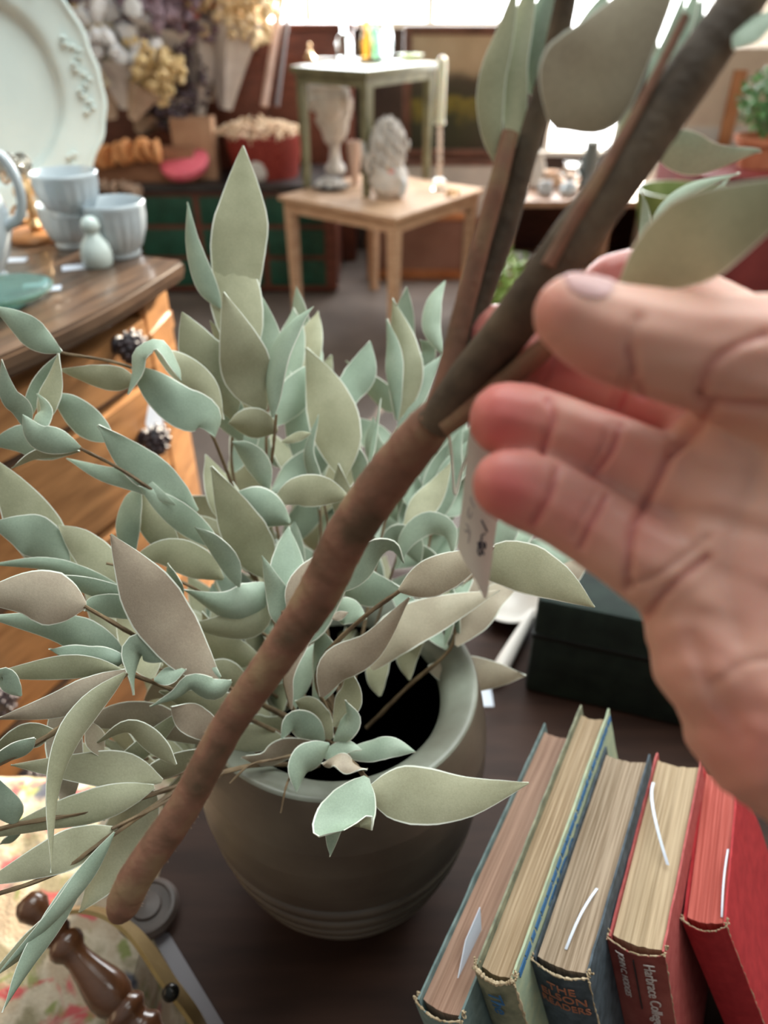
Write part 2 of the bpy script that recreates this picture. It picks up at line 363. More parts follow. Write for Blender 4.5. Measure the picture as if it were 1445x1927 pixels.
# blue printing on the pale back cover
def cover_text(bk, body, size, y, z, mt, rot=0, sx=1.0):
    b, T, D, Hh = bk
    m = Matrix.Translation((T+.0002, y, Hh-z)) @ Matrix.Rotation(math.pi/2, 4, 'Z') @ Matrix.Rotation(math.pi/2, 4, 'X') @ Matrix.Rotation(rot, 4, 'Z')
    text_mesh('lettering', body, size, mt, b, m, sx=sx)
cover_text(b2, 'TIDSA', .021, b2[2]*.42, .0205, M_blue, sx=1.25)
mb = MB(); rnd = random.Random(6); y_ = .006
while y_ < b2[2]-.008:
    l_ = rnd.uniform(.004, .012)
    for z_ in (.0045, .0062, .0082): mb.box((b2[1]-.0002, y_+rnd.uniform(0, .001), b2[3]-z_-.0005), (b2[1]+.0004, y_+l_, b2[3]-z_+.0004))
    y_ += l_+rnd.uniform(.0005, .002)
mb.build('printed_border', M_blue, b2[0], smooth=False)
# paper slips: parts of the book they mark
def slip(bk, pts, w, mt=M_paper, name='paper_slip'):
    b = bk[0]; inv = b.matrix_world.inverted(); T, D, Hh = bk[1:]
    mb = MB()
    vs_ = []; pts = [Vector(p) for p in pts]
    for p in pts: vs_ += [p-Vector((w/2, 0, 0)), p+Vector((w/2, 0, 0))]
    n = len(pts); vs2 = [v+Vector((0, .0003, .0003)) for v in vs_]
    fs = []
    for i in range(n-1): a = 2*i; fs += [(a, a+1, a+3, a+2), (2*n+a, 2*n+a+2, 2*n+a+3, 2*n+a+1), (a, a+2, 2*n+a+2, 2*n+a), (a+1, 2*n+a+1, 2*n+a+3, a+3)]
    fs += [(0, 2*n, 2*n+1, 1), (2*n-2, 2*n-1, 4*n-1, 4*n-2)]
    mb.add(vs_+vs2, fs).build(name, mt, b, label='white paper slip sticking out of the pages')
T, D, Hh = b1[1:]; 
MB().add([(T*.55, .022, Hh-.004), (T*.53, .040, Hh+.006), (T*.62, .060, Hh+.012), (T*.60, .055, Hh-.004), (T*.57, .022, Hh-.004), (T*.55, .040, Hh+.006), (T*.64, .060, Hh+.012), (T*.62, .055, Hh-.004)],
         [(0, 1, 2, 3), (7, 6, 5, 4), (0, 4, 5, 1), (1, 5, 6, 2), (2, 6, 7, 3), (3, 7, 4, 0)]).build('price_slip', M_paper, b1[0], label='white price slip')
T, D, Hh = b3[1:]; slip(b3, [(T*.50+.0012*k, .012+.044*k/6, Hh-.002+.004*math.sin(k/6*math.pi)) for k in range(7)], .0016)
T, D, Hh = b4[1:]; slip(b4, [(T*.13+(T*.62)*(k/9)**1.6, D*(.80-.42*k/9), Hh+.001+.008*math.sin(math.pi*k/9)) for k in range(10)], .0020)
T, D, Hh = b5[1:]; slip(b5, [(T*.86, .006+.050*k/6, Hh-.002+.003*math.sin(k/6*math.pi)) for k in range(7)], .0012)

# ------------------------------------------------------------------ things beside the pot on the table
M_green = mat('case_green', (.004, .010, .008), (.012, .024, .018), rough=.75, scale=40, bump=.3, bscale=500)
pc = onz(985, 1300, TZ); 
cs = thing('fabric_case', 'dark green almost black case standing behind the row of books', 'case', mat=frame(pc, (1, -.32, 0)))
MB().box((0, .0, .0), (.36, .20, .14), bev=.008).build('body', M_green, cs)
MB().box((-.001, -.001, .085), (.361, .201, .092), bev=.002).build('lid_seam', mat('case_trim', (.004, .006, .005), rough=.5), cs)
M_cer = mat('white_ceramic', (.66, .60, .55), (.74, .69, .64), rough=.3, scale=12)
p0 = onz(928, 1282, TZ+.012); p1 = onz(1003, 1150, TZ+.022)
sp = thing('ceramic_pestle', 'white ceramic rod lying on the table to the right of the pot', 'utensil', p0)
a = [Vector((0, 0, 0)), (p1-p0)*.33, (p1-p0)*.66, p1-p0]
MB().tube(spline(a, 12), [.004, .0085, .0095, .0095, .009, .0085, .008, .0075, .007, .0065, .006, .004], 16).build('rod', M_cer, sp)
pb = onz(955, 1142, TZ+.01)
bw = thing('ceramic_dish', 'small round white dish behind the pot rim', 'dish', (pb.x, pb.y, TZ))
MB().lathe([(.0, .003), (.018, 0), (.020, .002), (.036, .016), (.043, .022), (.044, .024), (.042, .025), (.034, .017), (.018, .006), (.0, .005)], 40).build('bowl', M_cer, bw)
pt = onz(903, 1308, TZ+.002)
tag(MB().box((pt.x-.012, pt.y-.016, TZ), (pt.x+.014, pt.y+.018, TZ+.0015)).build('paper_tag', M_paper), 'tiny white paper tag lying at the right foot of the pot', 'tag')

# ------------------------------------------------------------------ tapestry box with brass bail and turned grip
M_tap = mat('tapestry', (.29, .22, .15), (.18, .15, .09), rough=.95, scale=22, bump=.5, bscale=300, lo=.42, hi=.60, detail=5, c3=(.37, .31, .23))
def tapestry_nodes(m):
    N = m.node_tree.nodes; L = m.node_tree.links; b = N['Principled BSDF']; src = b.inputs['Base Color'].links[0].from_socket
    t = N.new('ShaderNodeTexCoord')
    for sc_, thr, col in ((26, .63, (.33, .06, .06, 1)), (17, .64, (.05, .055, .075, 1)), (33, .64, (.16, .17, .06, 1))):
        n = N.new('ShaderNodeTexNoise'); n.inputs['Scale'].default_value = sc_; n.inputs['Detail'].default_value = 3; n.inputs['Distortion'].default_value = .6
        mp = N.new('ShaderNodeMapping'); mp.inputs['Location'].default_value = (sc_, sc_*2, 0); L.new(t.outputs['Object'], mp.inputs[0]); L.new(mp.outputs[0], n.inputs[0])
        r = N.new('ShaderNodeMapRange'); r.inputs[1].default_value = thr-.05; r.inputs[2].default_value = thr+.03; L.new(n.outputs['Fac'], r.inputs[0])
        mx = N.new('ShaderNodeMix'); mx.data_type = 'RGBA'; mx.inputs[7].default_value = col; L.new(r.outputs[0], mx.inputs[0]); L.new(src, mx.inputs[6]); src = mx.outputs[2]
    L.new(src, b.inputs['Base Color'])
tapestry_nodes(M_tap)
tb = thing('tapestry_bag', 'floral tapestry bag with turned wooden grip and brass bail left of the table', 'bag', (-.348, .20, 0))
mb = MB(); n = 28; vs_ = []
for zz, k in ((0, .93), (.02, 1), (.35, 1.0), (.60, 1.0), (.68, .995), (.705, .97), (.715, .93), (.72, .80), (.722, .5)):
    for i in range(n*4):
        s_ = i//n; f_ = (i % n)/n*2-1; X, Y = ((f_, -1), (1, f_), (-f_, 1), (-1, -f_))[s_]
        r_ = .128*k; w_ = .34*k
        vs_.append((X*r_, Y*w_, zz+.006*mnoise.noise(Vector((X*4, Y*4, zz*3)))*(zz > .6)))
m_ = n*4
mb.add(vs_, [(j*m_+i, j*m_+(i+1) % m_, (j+1)*m_+(i+1) % m_, (j+1)*m_+i) for j in range(8) for i in range(m_)]+[tuple(8*m_+i for i in range(m_)), tuple(range(m_-1, -1, -1))])
mb.build('body', M_tap, tb, label='floral tapestry body')
M_brass = mat('aged_brass', (.25, .16, .06), (.38, .26, .11), rough=.35, scale=30, metal=.8)
M_grip = mat('turned_wood', (.075, .028, .012), (.15, .062, .028), rough=.25, scale=14, stretch=(1, 1, 5), coat=.4)
M_rivet = mat('dark_rivet', (.015, .014, .012), rough=.25, metal=.6)
def lp(p): return Vector(p)-tb.location
pts = spline([lp(at(*q)) for q in ((112, 1716, .600), (165, 1712, .60), (215, 1728, .598), (262, 1768, .59), (315, 1845, .575), (372, 1925, .565), (402, 2000, .575), (398, 2070, .62))], 48)
mb = MB(); vs_ = []
for k, p in enumerate(pts):
    t = (pts[min(k+1, 47)]-pts[max(k-1, 0)]).normalized(); nrm = t.cross(Vector((.15, .1, 1))).normalized(); up = nrm.cross(t).normalized()
    w_ = .0105; h_ = .0016; tilt = (up*.75+nrm*.66).normalized(); n2 = tilt.cross(t).normalized()
    for a, b in ((-1, -1), (1, -1), (1, 1), (-1, 1)): vs_.append(p+tilt*w_*a+n2*h_*b)
mb.add(vs_, [(k*4+i, k*4+(i+1) % 4, k*4+4+(i+1) % 4, k*4+4+i) for k in range(47) for i in range(4)]+[(3, 2, 1, 0), (188, 189, 190, 191)])
mb.build('bail', M_brass, tb, ang=30, label='aged brass bail')
rv = lp(at(321, 1868, .557)); MB().ball(rv, .0065, 3).build('rivet', M_rivet, tb)
g0 = lp(at(45, 1690, .60)); g1 = lp(at(300, 1975, .575)); ax = (g1-g0); Lg = ax.length
gp = [(0, 0), (.008, .001), (.012, .006), (.013, .012), (.010, .018), (.0075, .023), (.0075, .030), (.010, .032), (.0125, .036), (.0125, .040), (.010, .043), (.013, .046), (.0145, .050), (.0135, .055), (.0100, .060), (.0098, .066), (.012, .078), (.0155, .092), (.0165, .100), (.0155, .108), (.0130, .113), (.0155, .116), (.0170, .120), (.0155, .124), (.0125, .127), (.0120, .132), (.0150, .135), (.0165, .139), (.0150, .143), (.0130, .147), (.0150, .155), (.016, .17), (.014, .19), (.010, .20), (0, .20)]
MB().lathe(gp, 32, c=g0, axis=ax).build('grip', M_grip, tb, ang=60, label='turned brown wooden grip')
ko = at(268, 1684, .63)
M_knob = mat('knob_wood', (.05, .035, .028), (.085, .06, .05), rough=.4, scale=30)
kn = thing('round_coaster', 'dark round turned wooden coaster at the left corner of the brown table', 'coaster', (ko.x, ko.y, TZ))
MB().lathe([(.020, 0), (.021, .003), (.026, .006), (.027, .012), (.024, .016), (.021, .0165), (.020, .0145), (.013, .0145), (.012, .017), (.0, .018)], 40).build('disc', M_knob, kn)
M_card = mat('grey_card', (.14, .125, .14), (.17, .155, .165), rough=.35, scale=10)
qd = [onz(*p, TZ) for p in ((282, 1757), (318, 1757), (425, 1935), (386, 1935))]
tag(MB().prism([(p.x, p.y) for p in qd][::-1], TZ+.0003, TZ+.0015).build('grey_card', M_card, smooth=False), 'smooth grey card strip along the front left edge of the brown table', 'card')

for bk_ in (b1, b2, b3, b4, b5): pass
# ------------------------------------------------------------------ oak chest of drawers on the left
M_oak = mat('oak_gold', (.22, .10, .038), (.38, .185, .075), rough=.33, scale=7, stretch=(1.2, 6, 10), bump=.12, bscale=40, coat=.25, spec=.5)
M_oakd = mat('oak_dark_top', (.045, .026, .017), (.105, .062, .038), rough=.32, scale=8, stretch=(1, 9, 2), coat=.3)
M_kblk = mat('knob_black', (.012, .010, .014), (.055, .035, .04), rough=.4, scale=160, bump=.8, bscale=250)
ZC = 1.13
cA = onz(352, 492, ZC); cB = onz(-8, 672, ZC)
chest = thing('chest_of_drawers', 'golden oak chest of drawers with black knobs and a dark top at left', 'chest', mat=frame((cA.x, cA.y, 0), (cB.x-cA.x, cB.y-cA.y, 0)))
cM = chest.matrix_world; cI = cM.inverted(); cN = (cM.to_3x3() @ Vector((0, 1, 0)))
if cN.x < 0: print('chest frame flipped')
def cloc(px_, py_, off=-.03):
    return cI @ onplane(px_, py_, cM @ Vector((0, off, 0)), cN)
CL, CD = .68, .46
def serp(x): return .014*math.sin(x/CL*math.pi*2.0-.5)
mb = MB()
n = 40; edge = [(CL*i/n, serp(CL*i/n)) for i in range(n+1)]
def slab(y0, z0, z1, ex=0.0, yb=None):
    pts = [(-ex*.7, -.012+y0-.02)]+[(x, y+y0) for x, y in edge]+[(CL+ex, y0), (CL+ex, yb if yb is not None else -CD), (-ex, yb if yb is not None else -CD)]
    return pts, z0, z1
for y0, z0, z1 in ((-.010, ZC-.030, ZC-.024), (-.003, ZC-.024, ZC-.016), (0, ZC-.016, ZC-.004), (-.004, ZC-.004, ZC)):
    p, a, b = slab(y0, z0, z1); mb.prism(p, a, b)
mb.build('top', M_oakd, chest, ang=25, label='dark polished top board')
mb = MB(); mb.box((.035, -CD+.01, .08), (CL-.035, -.045, ZC-.03)); mb.build('carcass', M_oak, chest, smooth=False)
# rounded corner post with fluting
mb = MB(); mb.prism([(.097, -.10), (.097, -.022), (.092, -.0165), (.085, -.0175), (.012, -.038), (.005, -.041), (.001, -.048), (.002, -.10)], .04, ZC-.03)
for z_ in (.10, ZC-.10): mb.prism([(.098, -.10), (.098, -.016), (.090, -.0135), (.010, -.035), (.001, -.040), (-.002, -.050), (-.002, -.10)], z_, z_+.022)
mb.build('corner_post', M_oak, chest, ang=30)
MB().lathe([(.030, .04), (.032, .06), (.028, .08), (.028, ZC-.09), (.031, ZC-.07), (.031, ZC-.05), (.028, ZC-.03)], 24, c=(CL-.034, -.048, 0)).build('corner_post', M_oak, chest)
zs = [cloc(120, 805).z, cloc(250, 965).z]
k1, k2, k3 = cloc(228, 650, 0), cloc(277, 824, 0), cloc(333, 1003, 0)
dz = (k1.z-k3.z)/2
zc = [k1.z, k2.z, k3.z, k3.z-dz, k3.z-2*dz]
bounds = [ZC-.045, (k1.z+k2.z)/2, (k2.z+k3.z)/2, k3.z-dz*.5, k3.z-dz*1.5]
kx = k1.x
for i in range(4):
    z1, z0 = bounds[i]-.006, bounds[i+1]+.006
    mb = MB(); m_ = 24; x0, x1 = .100, CL-.068; vs_ = []
    for zz, o in ((z0, -.012), (z0+.004, 0), (z1-.004, 0), (z1, -.012)):
        for j in range(m_+1): x = x0+(x1-x0)*j/m_; vs_.append((x, serp(x)-.020+o, zz))
    for zz in (z0, z1):
        for j in range(m_+1): x = x0+(x1-x0)*j/m_; vs_.append((x, -.045, zz))
    r_ = m_+1; fs = [(k*r_+j, k*r_+j+1, (k+1)*r_+j+1, (k+1)*r_+j) for k in range(3) for j in range(m_)]
    fs += [(4*r_+j, 4*r_+j+1, j+1, j) for j in range(m_)]+[(3*r_+j, 3*r_+j+1, 5*r_+j+1, 5*r_+j) for j in range(m_)]
    fs += [(0, r_, 2*r_, 3*r_, 5*r_, 4*r_), (m_, 4*r_+m_, 5*r_+m_, 3*r_+m_, 2*r_+m_, r_+m_)]
    mb.add(vs_, fs); dr = mb.build('drawer', M_oak, chest, ang=30)
    for kxx in ((k1.x, k2.x, k3.x, k3.x)[i], CL-k1.x):
        c0 = Vector((kxx, serp(kxx)-.020, zc[i]))
        kb = MB(); kb.lathe([(.012, 0), (.012, .004), (.007, .008), (.007, .016)], 20, c=c0, axis=(0, 1, 0))
        rnd = random.Random(i*5+int(kxx*10)); 
        kb.ball(c0+Vector((0, .026, 0)), (.021, .013, .021), 3)
        for q in range(46):
            a, b = q*2.39996, math.acos(1-2*(q+.5)/46); v = Vector((math.sin(b)*math.cos(a), math.cos(b), math.sin(b)*math.sin(a)))
            kb.ball(c0+Vector((0, .026, 0))+Vector((v.x*.021, v.y*.013, v.z*.021)), .0042, 1)
        o = kb.build('knob', M_kblk, dr, label='black berry-shaped knob')
for i in range(1, 4):
    MB().box((.098, -.05, bounds[i]-.005), (CL-.066, -.024, bounds[i]+.005)).build('rail', M_oakd, chest, smooth=False)
kh = cloc(57, 668, -.018); MB().lathe([(.006, 0), (.006, .003), (.003, .004), (0, .004)], 16, c=kh, axis=(0, 1, 0)).build('keyhole', M_kblk, chest, label='dark keyhole')
for x, y in ((.05, -.06), (CL-.05, -.06), (.05, -CD+.04), (CL-.05, -CD+.04)): MB().lathe([(.022, 0), (.03, .03), (.026, .085)], 20, c=(x, y, 0)).build('foot', M_oak, chest)
tgp = cI @ onplane(290, 785, cM @ Vector((0, .012, 0)), cN)
tk = tag(MB().prism([(-.017, -.021), (.017, -.021), (.020, .0), (.006, .022), (-.010, .018), (-.019, .004)], 0, .0006).build('price_tag', M_paper), 'white paper price tag hanging at the middle black drawer knob', 'tag')
tk.matrix_world = cM @ Matrix.Translation(tgp) @ Matrix.Rotation(math.pi/2, 4, 'X')

# ------------------------------------------------------------------ things on the chest
M_iron = mat('ironstone_white', (.50, .58, .56), (.58, .66, .63), rough=.2, scale=6, coat=.4)
M_mug = mat('pale_blue_glaze', (.42, .48, .52), (.52, .58, .62), rough=.22, scale=8, coat=.4)
# scalloped platter standing on edge
pcn = at(-62, 165, 1.30); pn = (C_-pcn).normalized(); pn = (pn+Vector((.05, 0, .10))).normalized()
pl = thing('platter', 'large white scalloped ironstone platter standing upright at top left', 'platter', pcn)
R0 = pxw(240, 1.30)
def scal(a, j): return 1+(.022*abs(math.sin(a*4+.5))-.01)*min(1, j/6)+.006*math.sin(a*24)*(j > 10)
prof_ = [(.0, .0), (.40, .0), (.62, .002), (.655, .004), (.675, .012), (.69, .020), (.72, .024), (.76, .026), (.84, .030), (.92, .034), (.95, .037), (.965, .041), (.98, .043), (1.0, .040), (.985, .034), (.93, .026), (.75, .016), (.68, .002), (.6, -.008), (.0, -.008)]
pm = MB().lathe([(r*R0, z) for r, z in prof_], 128, axis=None, fn=scal)
q_ = Vector((0, 0, 1)).rotation_difference(pn); pm.v = [tuple(q_ @ Vector(v)) for v in pm.v]; pm.build('plate', M_iron, pl, ang=70)
mb = MB(); rnd = random.Random(2)
for g in range(6):
    a0 = g*math.pi/3+.55
    for k in range(15):
        a = a0+(k-7)*.045; rr_ = R0*(.86+.045*math.sin(k*1.3)); mb.ball(q_ @ Vector((rr_*math.cos(a), rr_*math.sin(a), .0335)), (.007, .007, .004), 1)
mb.build('embossed_scroll', M_iron, pl, label='embossed floral relief on the rim')
# silver and brass stand
M_silver = mat('tarnished_silver', (.30, .29, .26), (.55, .53, .48), rough=.3, metal=.9, scale=60); M_gold = mat('bright_brass', (.55, .34, .16), (.78, .55, .32), rough=.28, metal=.9, scale=60)
cl = onz(75, 447, ZC)
st = thing('scroll_stand', 'ornate brass and silver scroll stand on a wooden base below the platter', 'stand', cl)
MB().lathe([(.046, 0), (.048, .004), (.046, .009), (.040, .012), (.0, .012)], 32).build('base', mat('stand_wood', (.30, .12, .04), (.40, .18, .07), rough=.4, scale=20), st)
mb = MB()
def scroll(c, r, turns, dirn, rad, mbx, tilt=0):
    pts = []
    for k in range(44):
        a = k/43*turns*6.283; q = r*(1-k/50); pts.append(Vector(c)+Vector((math.cos(a)*q*dirn, math.sin(a)*q*tilt, math.sin(a)*q)))
    mbx.tube(pts, rad, 6)
for sx_ in (-1, 1):
    scroll((sx_*.018, 0, .034), .016, 1.6, sx_, .0030, mb); scroll((sx_*.014, .004, .066), .013, 1.5, -sx_, .0026, mb, .3); scroll((sx_*.028, -.004, .088), .010, 1.5, sx_, .0026, mb, .3)
mb.lathe([(.010, .012), (.014, .02), (.006, .03), (.009, .045), (.005, .06), (.010, .075), (.006, .09), (.003, .10)], 16)
mb.build('scrollwork', M_gold, st)
mb = MB(); 
for sx_ in (-1, 0, 1): scroll((sx_*.020-.014, -.010, .108), .015, 2.2, 1 if sx_ < 1 else -1, .0028, mb, .2)
for k in range(9): mb.ball((-.05+k*.010, -.012, .094+.004*math.sin(k*2)), .0045, 1)
mb.build('silver_crest', M_silver, st, label='silver scroll crest')
# mugs
def mug(label, px_, py_, z0, r, h, name='ribbed_cup', handle=None, grp='pale ribbed cups on the chest'):
    p = onz(px_, py_, z0); o = thing(name, label, 'cup', p, group=grp)
    pr = [(r*.62, 0), (r*.66, .004), (r*.60, .010), (r*.74, h*.2), (r*.92, h*.5), (r*.98, h*.75), (r*1.0, h*.93), (r*1.03, h), (r*.985, h+.002), (r*.94, h-.003), (r*.90, h*.6), (r*.7, h*.2), (.0, h*.12)]
    MB().lathe(pr, 80, fn=lambda a, j: 1+(.022*math.cos(a*20) if 2 <= j <= 5 else 0)).build('bowl', M_mug, o, ang=80)
    return o
m1 = mug('pale blue ribbed cup nearest the rounded front corner of the chest', 228, 480, ZC, .0455, .074)
m2 = mug('pale blue ribbed cup at the back, behind the small shaker', 140, 462, ZC, .041, .060)
m3 = mug('pale ribbed cup stacked on top of the back cup, under the platter', 137, 405, ZC+.0585, .044, .056)
p = onz(186, 500, ZC); o = thing('shaker', 'small rounded white shaker with knobbed top in front of the cups', 'shaker', p)
MB().lathe([(.018, 0), (.021, .004), (.022, .018), (.019, .03), (.012, .04), (.009, .046), (.0125, .050), (.0135, .056), (.011, .063), (.006, .067), (0, .068)], 32).build('body', M_iron, o)
p = onz(5, 528, ZC); o = thing('pitcher', 'pale blue glazed pitcher cut by the left edge of the picture', 'pitcher', (p.x-.03, p.y-.0, ZC))
MB().lathe([(.034, 0), (.037, .004), (.032, .010), (.045, .03), (.056, .06), (.058, .085), (.050, .115), (.036, .14), (.034, .155), (.040, .175), (.038, .175), (.032, .155), (.033, .14), (.046, .113), (.053, .085), (.05, .06), (.0, .02)], 48).build('body', M_mug, o)
MB().tube(spline([(.04, 0, .16), (.072, 0, .155), (.085, 0, .12), (.078, 0, .085), (.056, 0, .07)], 20), [.006]*20, 10).build('handle', M_mug, o)
M_aqua = mat('aqua_glass', (.36, .58, .52), rough=.08, trans=.75)
p = onz(15, 575, ZC-.0); o = thing('glass_dish', 'flat aqua green glass dish at the left front of the chest', 'dish', p)
MB().lathe([(.02, 0), (.022, .002), (.018, .006), (.05, .014), (.058, .020), (.0585, .022), (.05, .017), (.0, .009)], 48).build('dish', M_aqua, o)
for px_, py_, w_, h_, rz, lb in ((148, 503, .044, .024, .35, 'white paper tag lying in front of the back pale blue cup'), (80, 545, .046, .020, .25, 'white paper tag lying right of the aqua glass dish'), (30, 490, .03, .02, .1, 'small white tag beside the pitcher foot')):
    p = onz(px_, py_, ZC); o = tag(MB().box((-w_/2, -h_/2, 0), (w_/2, h_/2, .0012)).build('paper_tag', M_paper, smooth=False), lb, 'tag'); o.location = p; o.rotation_euler = (0, 0, rz)

# ------------------------------------------------------------------ two small tables in the middle
M_pine = mat('pine_wood', (.48, .29, .175), (.60, .39, .25), rough=.5, scale=6, stretch=(2, 2, 10), bump=.05)
M_olive = mat('olive_paint', (.125, .115, .062), (.20, .19, .11), rough=.38, scale=12, bump=.05, coat=.2)
def stand_table(name, label, m, L, Fr, Rr, zb, zt, th, leg, apron, taper=.75, over=.015, tops=None):
    """rectangular table whose top has corners L (left), Fr (front) and Rr (right)"""
    L, Fr, Rr = [Vector((q.x, q.y, 0)) for q in (L, Fr, Rr)]
    e1 = (L-Fr); e2 = (Rr-Fr); l1 = e1.length; e1.normalize(); e2 = (e2-e1*e2.dot(e1)); l2 = e2.length; e2.normalize()
    o = thing(name, label, 'table', mat=frame((Fr.x, Fr.y, zb), e2)); hh = zt-zb   # local x = to the right corner, y = to the left corner
    MB().box((-over, -over, hh-th), (l2+over, l1+over, hh), bev=.004).build('tabletop', m, o, ang=30)
    for x in (0, 1):
        for y in (0, 1):
            cx, cy = (leg/2+.004 if not x else l2-leg/2-.004), (leg/2+.004 if not y else l1-leg/2-.004); k = leg/2; k2 = k*taper; mb = MB()
            mb.add([(cx-k2, cy-k2, 0), (cx+k2, cy-k2, 0), (cx+k2, cy+k2, 0), (cx-k2, cy+k2, 0), (cx-k, cy-k, hh-th), (cx+k, cy-k, hh-th), (cx+k, cy+k, hh-th), (cx-k, cy+k, hh-th)],
                   [(0, 3, 2, 1), (4, 5, 6, 7), (0, 1, 5, 4), (1, 2, 6, 5), (2, 3, 7, 6), (3, 0, 4, 7)]).build('leg', m, o, smooth=False)
    for a, b in (((leg, .008), (l2-leg, .026)), ((leg, l1-.026), (l2-leg, l1-.008)), ((.008, leg), (.026, l1-leg)), ((l2-.026, leg), (l2-.008, l1-leg))):
        MB().box((a[0], a[1], hh-th-apron), (b[0], b[1], hh-th)).build('apron', m, o, smooth=False)
    return o
ZW = .635
stand_table('side_table', 'light pine side table standing on the grey floor', M_pine, onz(530, 368, ZW), onz(745, 408, ZW), onz(872, 350, ZW), 0, ZW, .022, .05, .055)
fb = onz(688, 368, ZW); ZG = 1.165
stand_table('olive_table', 'small olive green painted table standing on top of the pine table', M_olive, onz(566, 352, ZW), onz(692, 373, ZW), onz(782, 331, ZW), ZW, ZG, .03, .040, .04)
def zon(px_, py_, z): return onz(px_, py_, z)
OF, OL, ORr = onz(692, 373, ZW), onz(566, 352, ZW), onz(782, 331, ZW)
def gtop(px_, py_):
    # spot on the olive table top: px_ spans left..right, py_ picks the depth
    t = max(0, min(1, (127-py_)/32)); c_ = (OF+(OL+ORr-OF))/2; y = OF.y+.10+(OL.y+ORr.y-2*OF.y-.15)*t
    return Vector((ony(px_, 110, y).x, y, ZG))
# figures under and beside the olive table
M_chalk = mat('chalk_white', (.50, .47, .43), (.66, .62, .58), rough=.45, scale=20, bump=.3, bscale=60)
M_skinp = mat('chalk_pink', (.60, .44, .36), rough=.6); M_pink = mat('pink_bow', (.75, .25, .24), rough=.6); M_dkg = mat('dark_green_cloth', (.01, .05, .03), rough=.8)
p = zon(630, 330, ZW)
o = thing('plaster_bust', 'white plaster bust with swept hair on the pine table under the olive table', 'sculpture', (p.x, p.y+.05, ZW)); 
mb = MB(); mb.lathe([(.045, 0), (.05, .01), (.045, .03), (.028, .045), (.022, .09), (.030, .11)], 24)
mb.ball((0, 0, .17), (.060, .035, .070), 3, jit=.25, seed=3); mb.ball((-.01, 0, .235), (.045, .048, .065), 3, jit=.12, seed=1); mb.ball((-.03, .01, .27), (.06, .045, .055), 3, jit=.5, seed=4); mb.ball((.03, .01, .245), (.03, .04, .06), 3, jit=.45, seed=5)
mb.tube([(-.02, 0, .30), (-.025, 0, .32)], [.012, .006], 8)
for v_ in range(len(mb.v)): x, y, z_ = mb.v[v_]; k_ = 1.15+.55*max(0, min(1, (z_-.15)/.06)); mb.v[v_] = (x*k_, y*1.15, z_*1.35)
mb.build('figure', M_chalk, o)
p = zon(622, 356, ZW); o = thing('shell_dish', 'dark rimmed dish heaped with white shells under the olive table', 'dish', p)
MB().lathe([(.05, 0), (.085, .012), (.095, .020), (.09, .020), (.05, .006), (0, .005)], 40).build('dish', mat('pewter', (.10, .10, .10), rough=.4, metal=.5), o)
mb = MB(); rnd = random.Random(8)
for k in range(60): a = rnd.uniform(0, 6.28); r = .078*rnd.random()**.5; mb.ball((r*math.cos(a), r*math.sin(a), .018+.035*(1-r/.08)+rnd.uniform(-.004, .006)), rnd.uniform(.009, .015), 1, jit=.6, seed=k)
tag(mb.build('shells', M_chalk, o), kind='stuff')
p = zon(668, 346, ZW); o = thing('kraft_cone', 'tan paper cone standing under the olive table left of its front leg', 'cone', p)
MB().lathe([(.012, 0), (.02, .02), (.030, .12), (.038, .20), (.034, .20), (.0, .02)], 20, fn=lambda a, j: 1+.06*math.sin(a*3)).build('paper', M_skinp, o)
p = zon(732, 372, ZW); o = thing('curly_figurine', 'white curly figurine with a pink bow on the pine table right of the olive leg', 'figurine', p)
mb = MB(); mb.ball((0, 0, .06), (.088, .066, .072), 3, jit=.2, seed=2); mb.ball((0, 0, .14), (.060, .05, .07), 3, jit=.25, seed=6); mb.ball((-.03, 0, .18), (.05, .045, .06), 3, jit=.4, seed=9)
for k in range(70):
    a, b = k*2.4, math.acos(1-1.5*(k+.5)/70); v = Vector((math.sin(b)*math.cos(a), math.sin(b)*math.sin(a), math.cos(b))); mb.ball(Vector((-.006-.02*(v.z < .2), .008, .150))+Vector((v.x*(.078+.012*(v.z < .3)), v.y*.062, v.z*.105)), (.013, .013, .024), 1, jit=.3, seed=k)
for v_ in range(len(mb.v)): x, y, z_ = mb.v[v_]; mb.v[v_] = (x*1.05, y*1.05, z_*1.28)
mb.build('body', M_chalk, o)
MB().ball((.012, -.052, .125), (.018, .010, .010), 2, jit=.4).ball((.024, -.058, .095), (.010, .008, .028), 2, jit=.3).build('bow', M_pink, o, label='pink ribbon bow')
MB().ball((-.003, -.048, .135), (.009, .008, .009), 2).build('buckle', M_gold, o)
MB().ball((.055, -.03, .055), (.030, .026, .050), 3, jit=.1).build('basket_side', M_mug, o, label='pale blue side bulge')
M_cand = mat('candle_cream', (.74, .76, .58), (.80, .80, .64), rough=.4, scale=5, sss=.3); M_glass = mat('clear_glass', (.95, .97, .96), rough=.02, trans=1.0)
M_bead = mat('glass_bead', (.70, .55, .42), rough=.1, trans=.5)
p = zon(826, 356, ZW); o = thing('candlestick', 'beaded glass candlestick with a tall cream candle on the pine table', 'candlestick', p)
hgt = ony(812, 105, p.y).z-ZW
MB().lathe([(.040, 0), (.042, .006), (.040, .02), (.032, .04), (.016, .052), (.0, .055)], 32).build('base', M_glass, o)
z0 = .052; zc0 = ony(812, 232, p.y).z-ZW; nb = 8; rb = (zc0-z0)/(nb*2)
for k in range(nb): MB().ball((-.004*k/nb*2, 0, z0+rb*(2*k+1)), (rb*.95, rb*.95, rb), 2).build('bead', M_bead, o)
MB().lathe([(.024, zc0-.004), (.028, zc0), (.025, zc0+.008), (.0225, zc0+.010), (.0215, hgt-.02), (.018, hgt-.008), (.006, hgt), (0, hgt)], 24, c=(-.009, 0, 0)).build('candle', M_cand, o, label='cream taper candle')
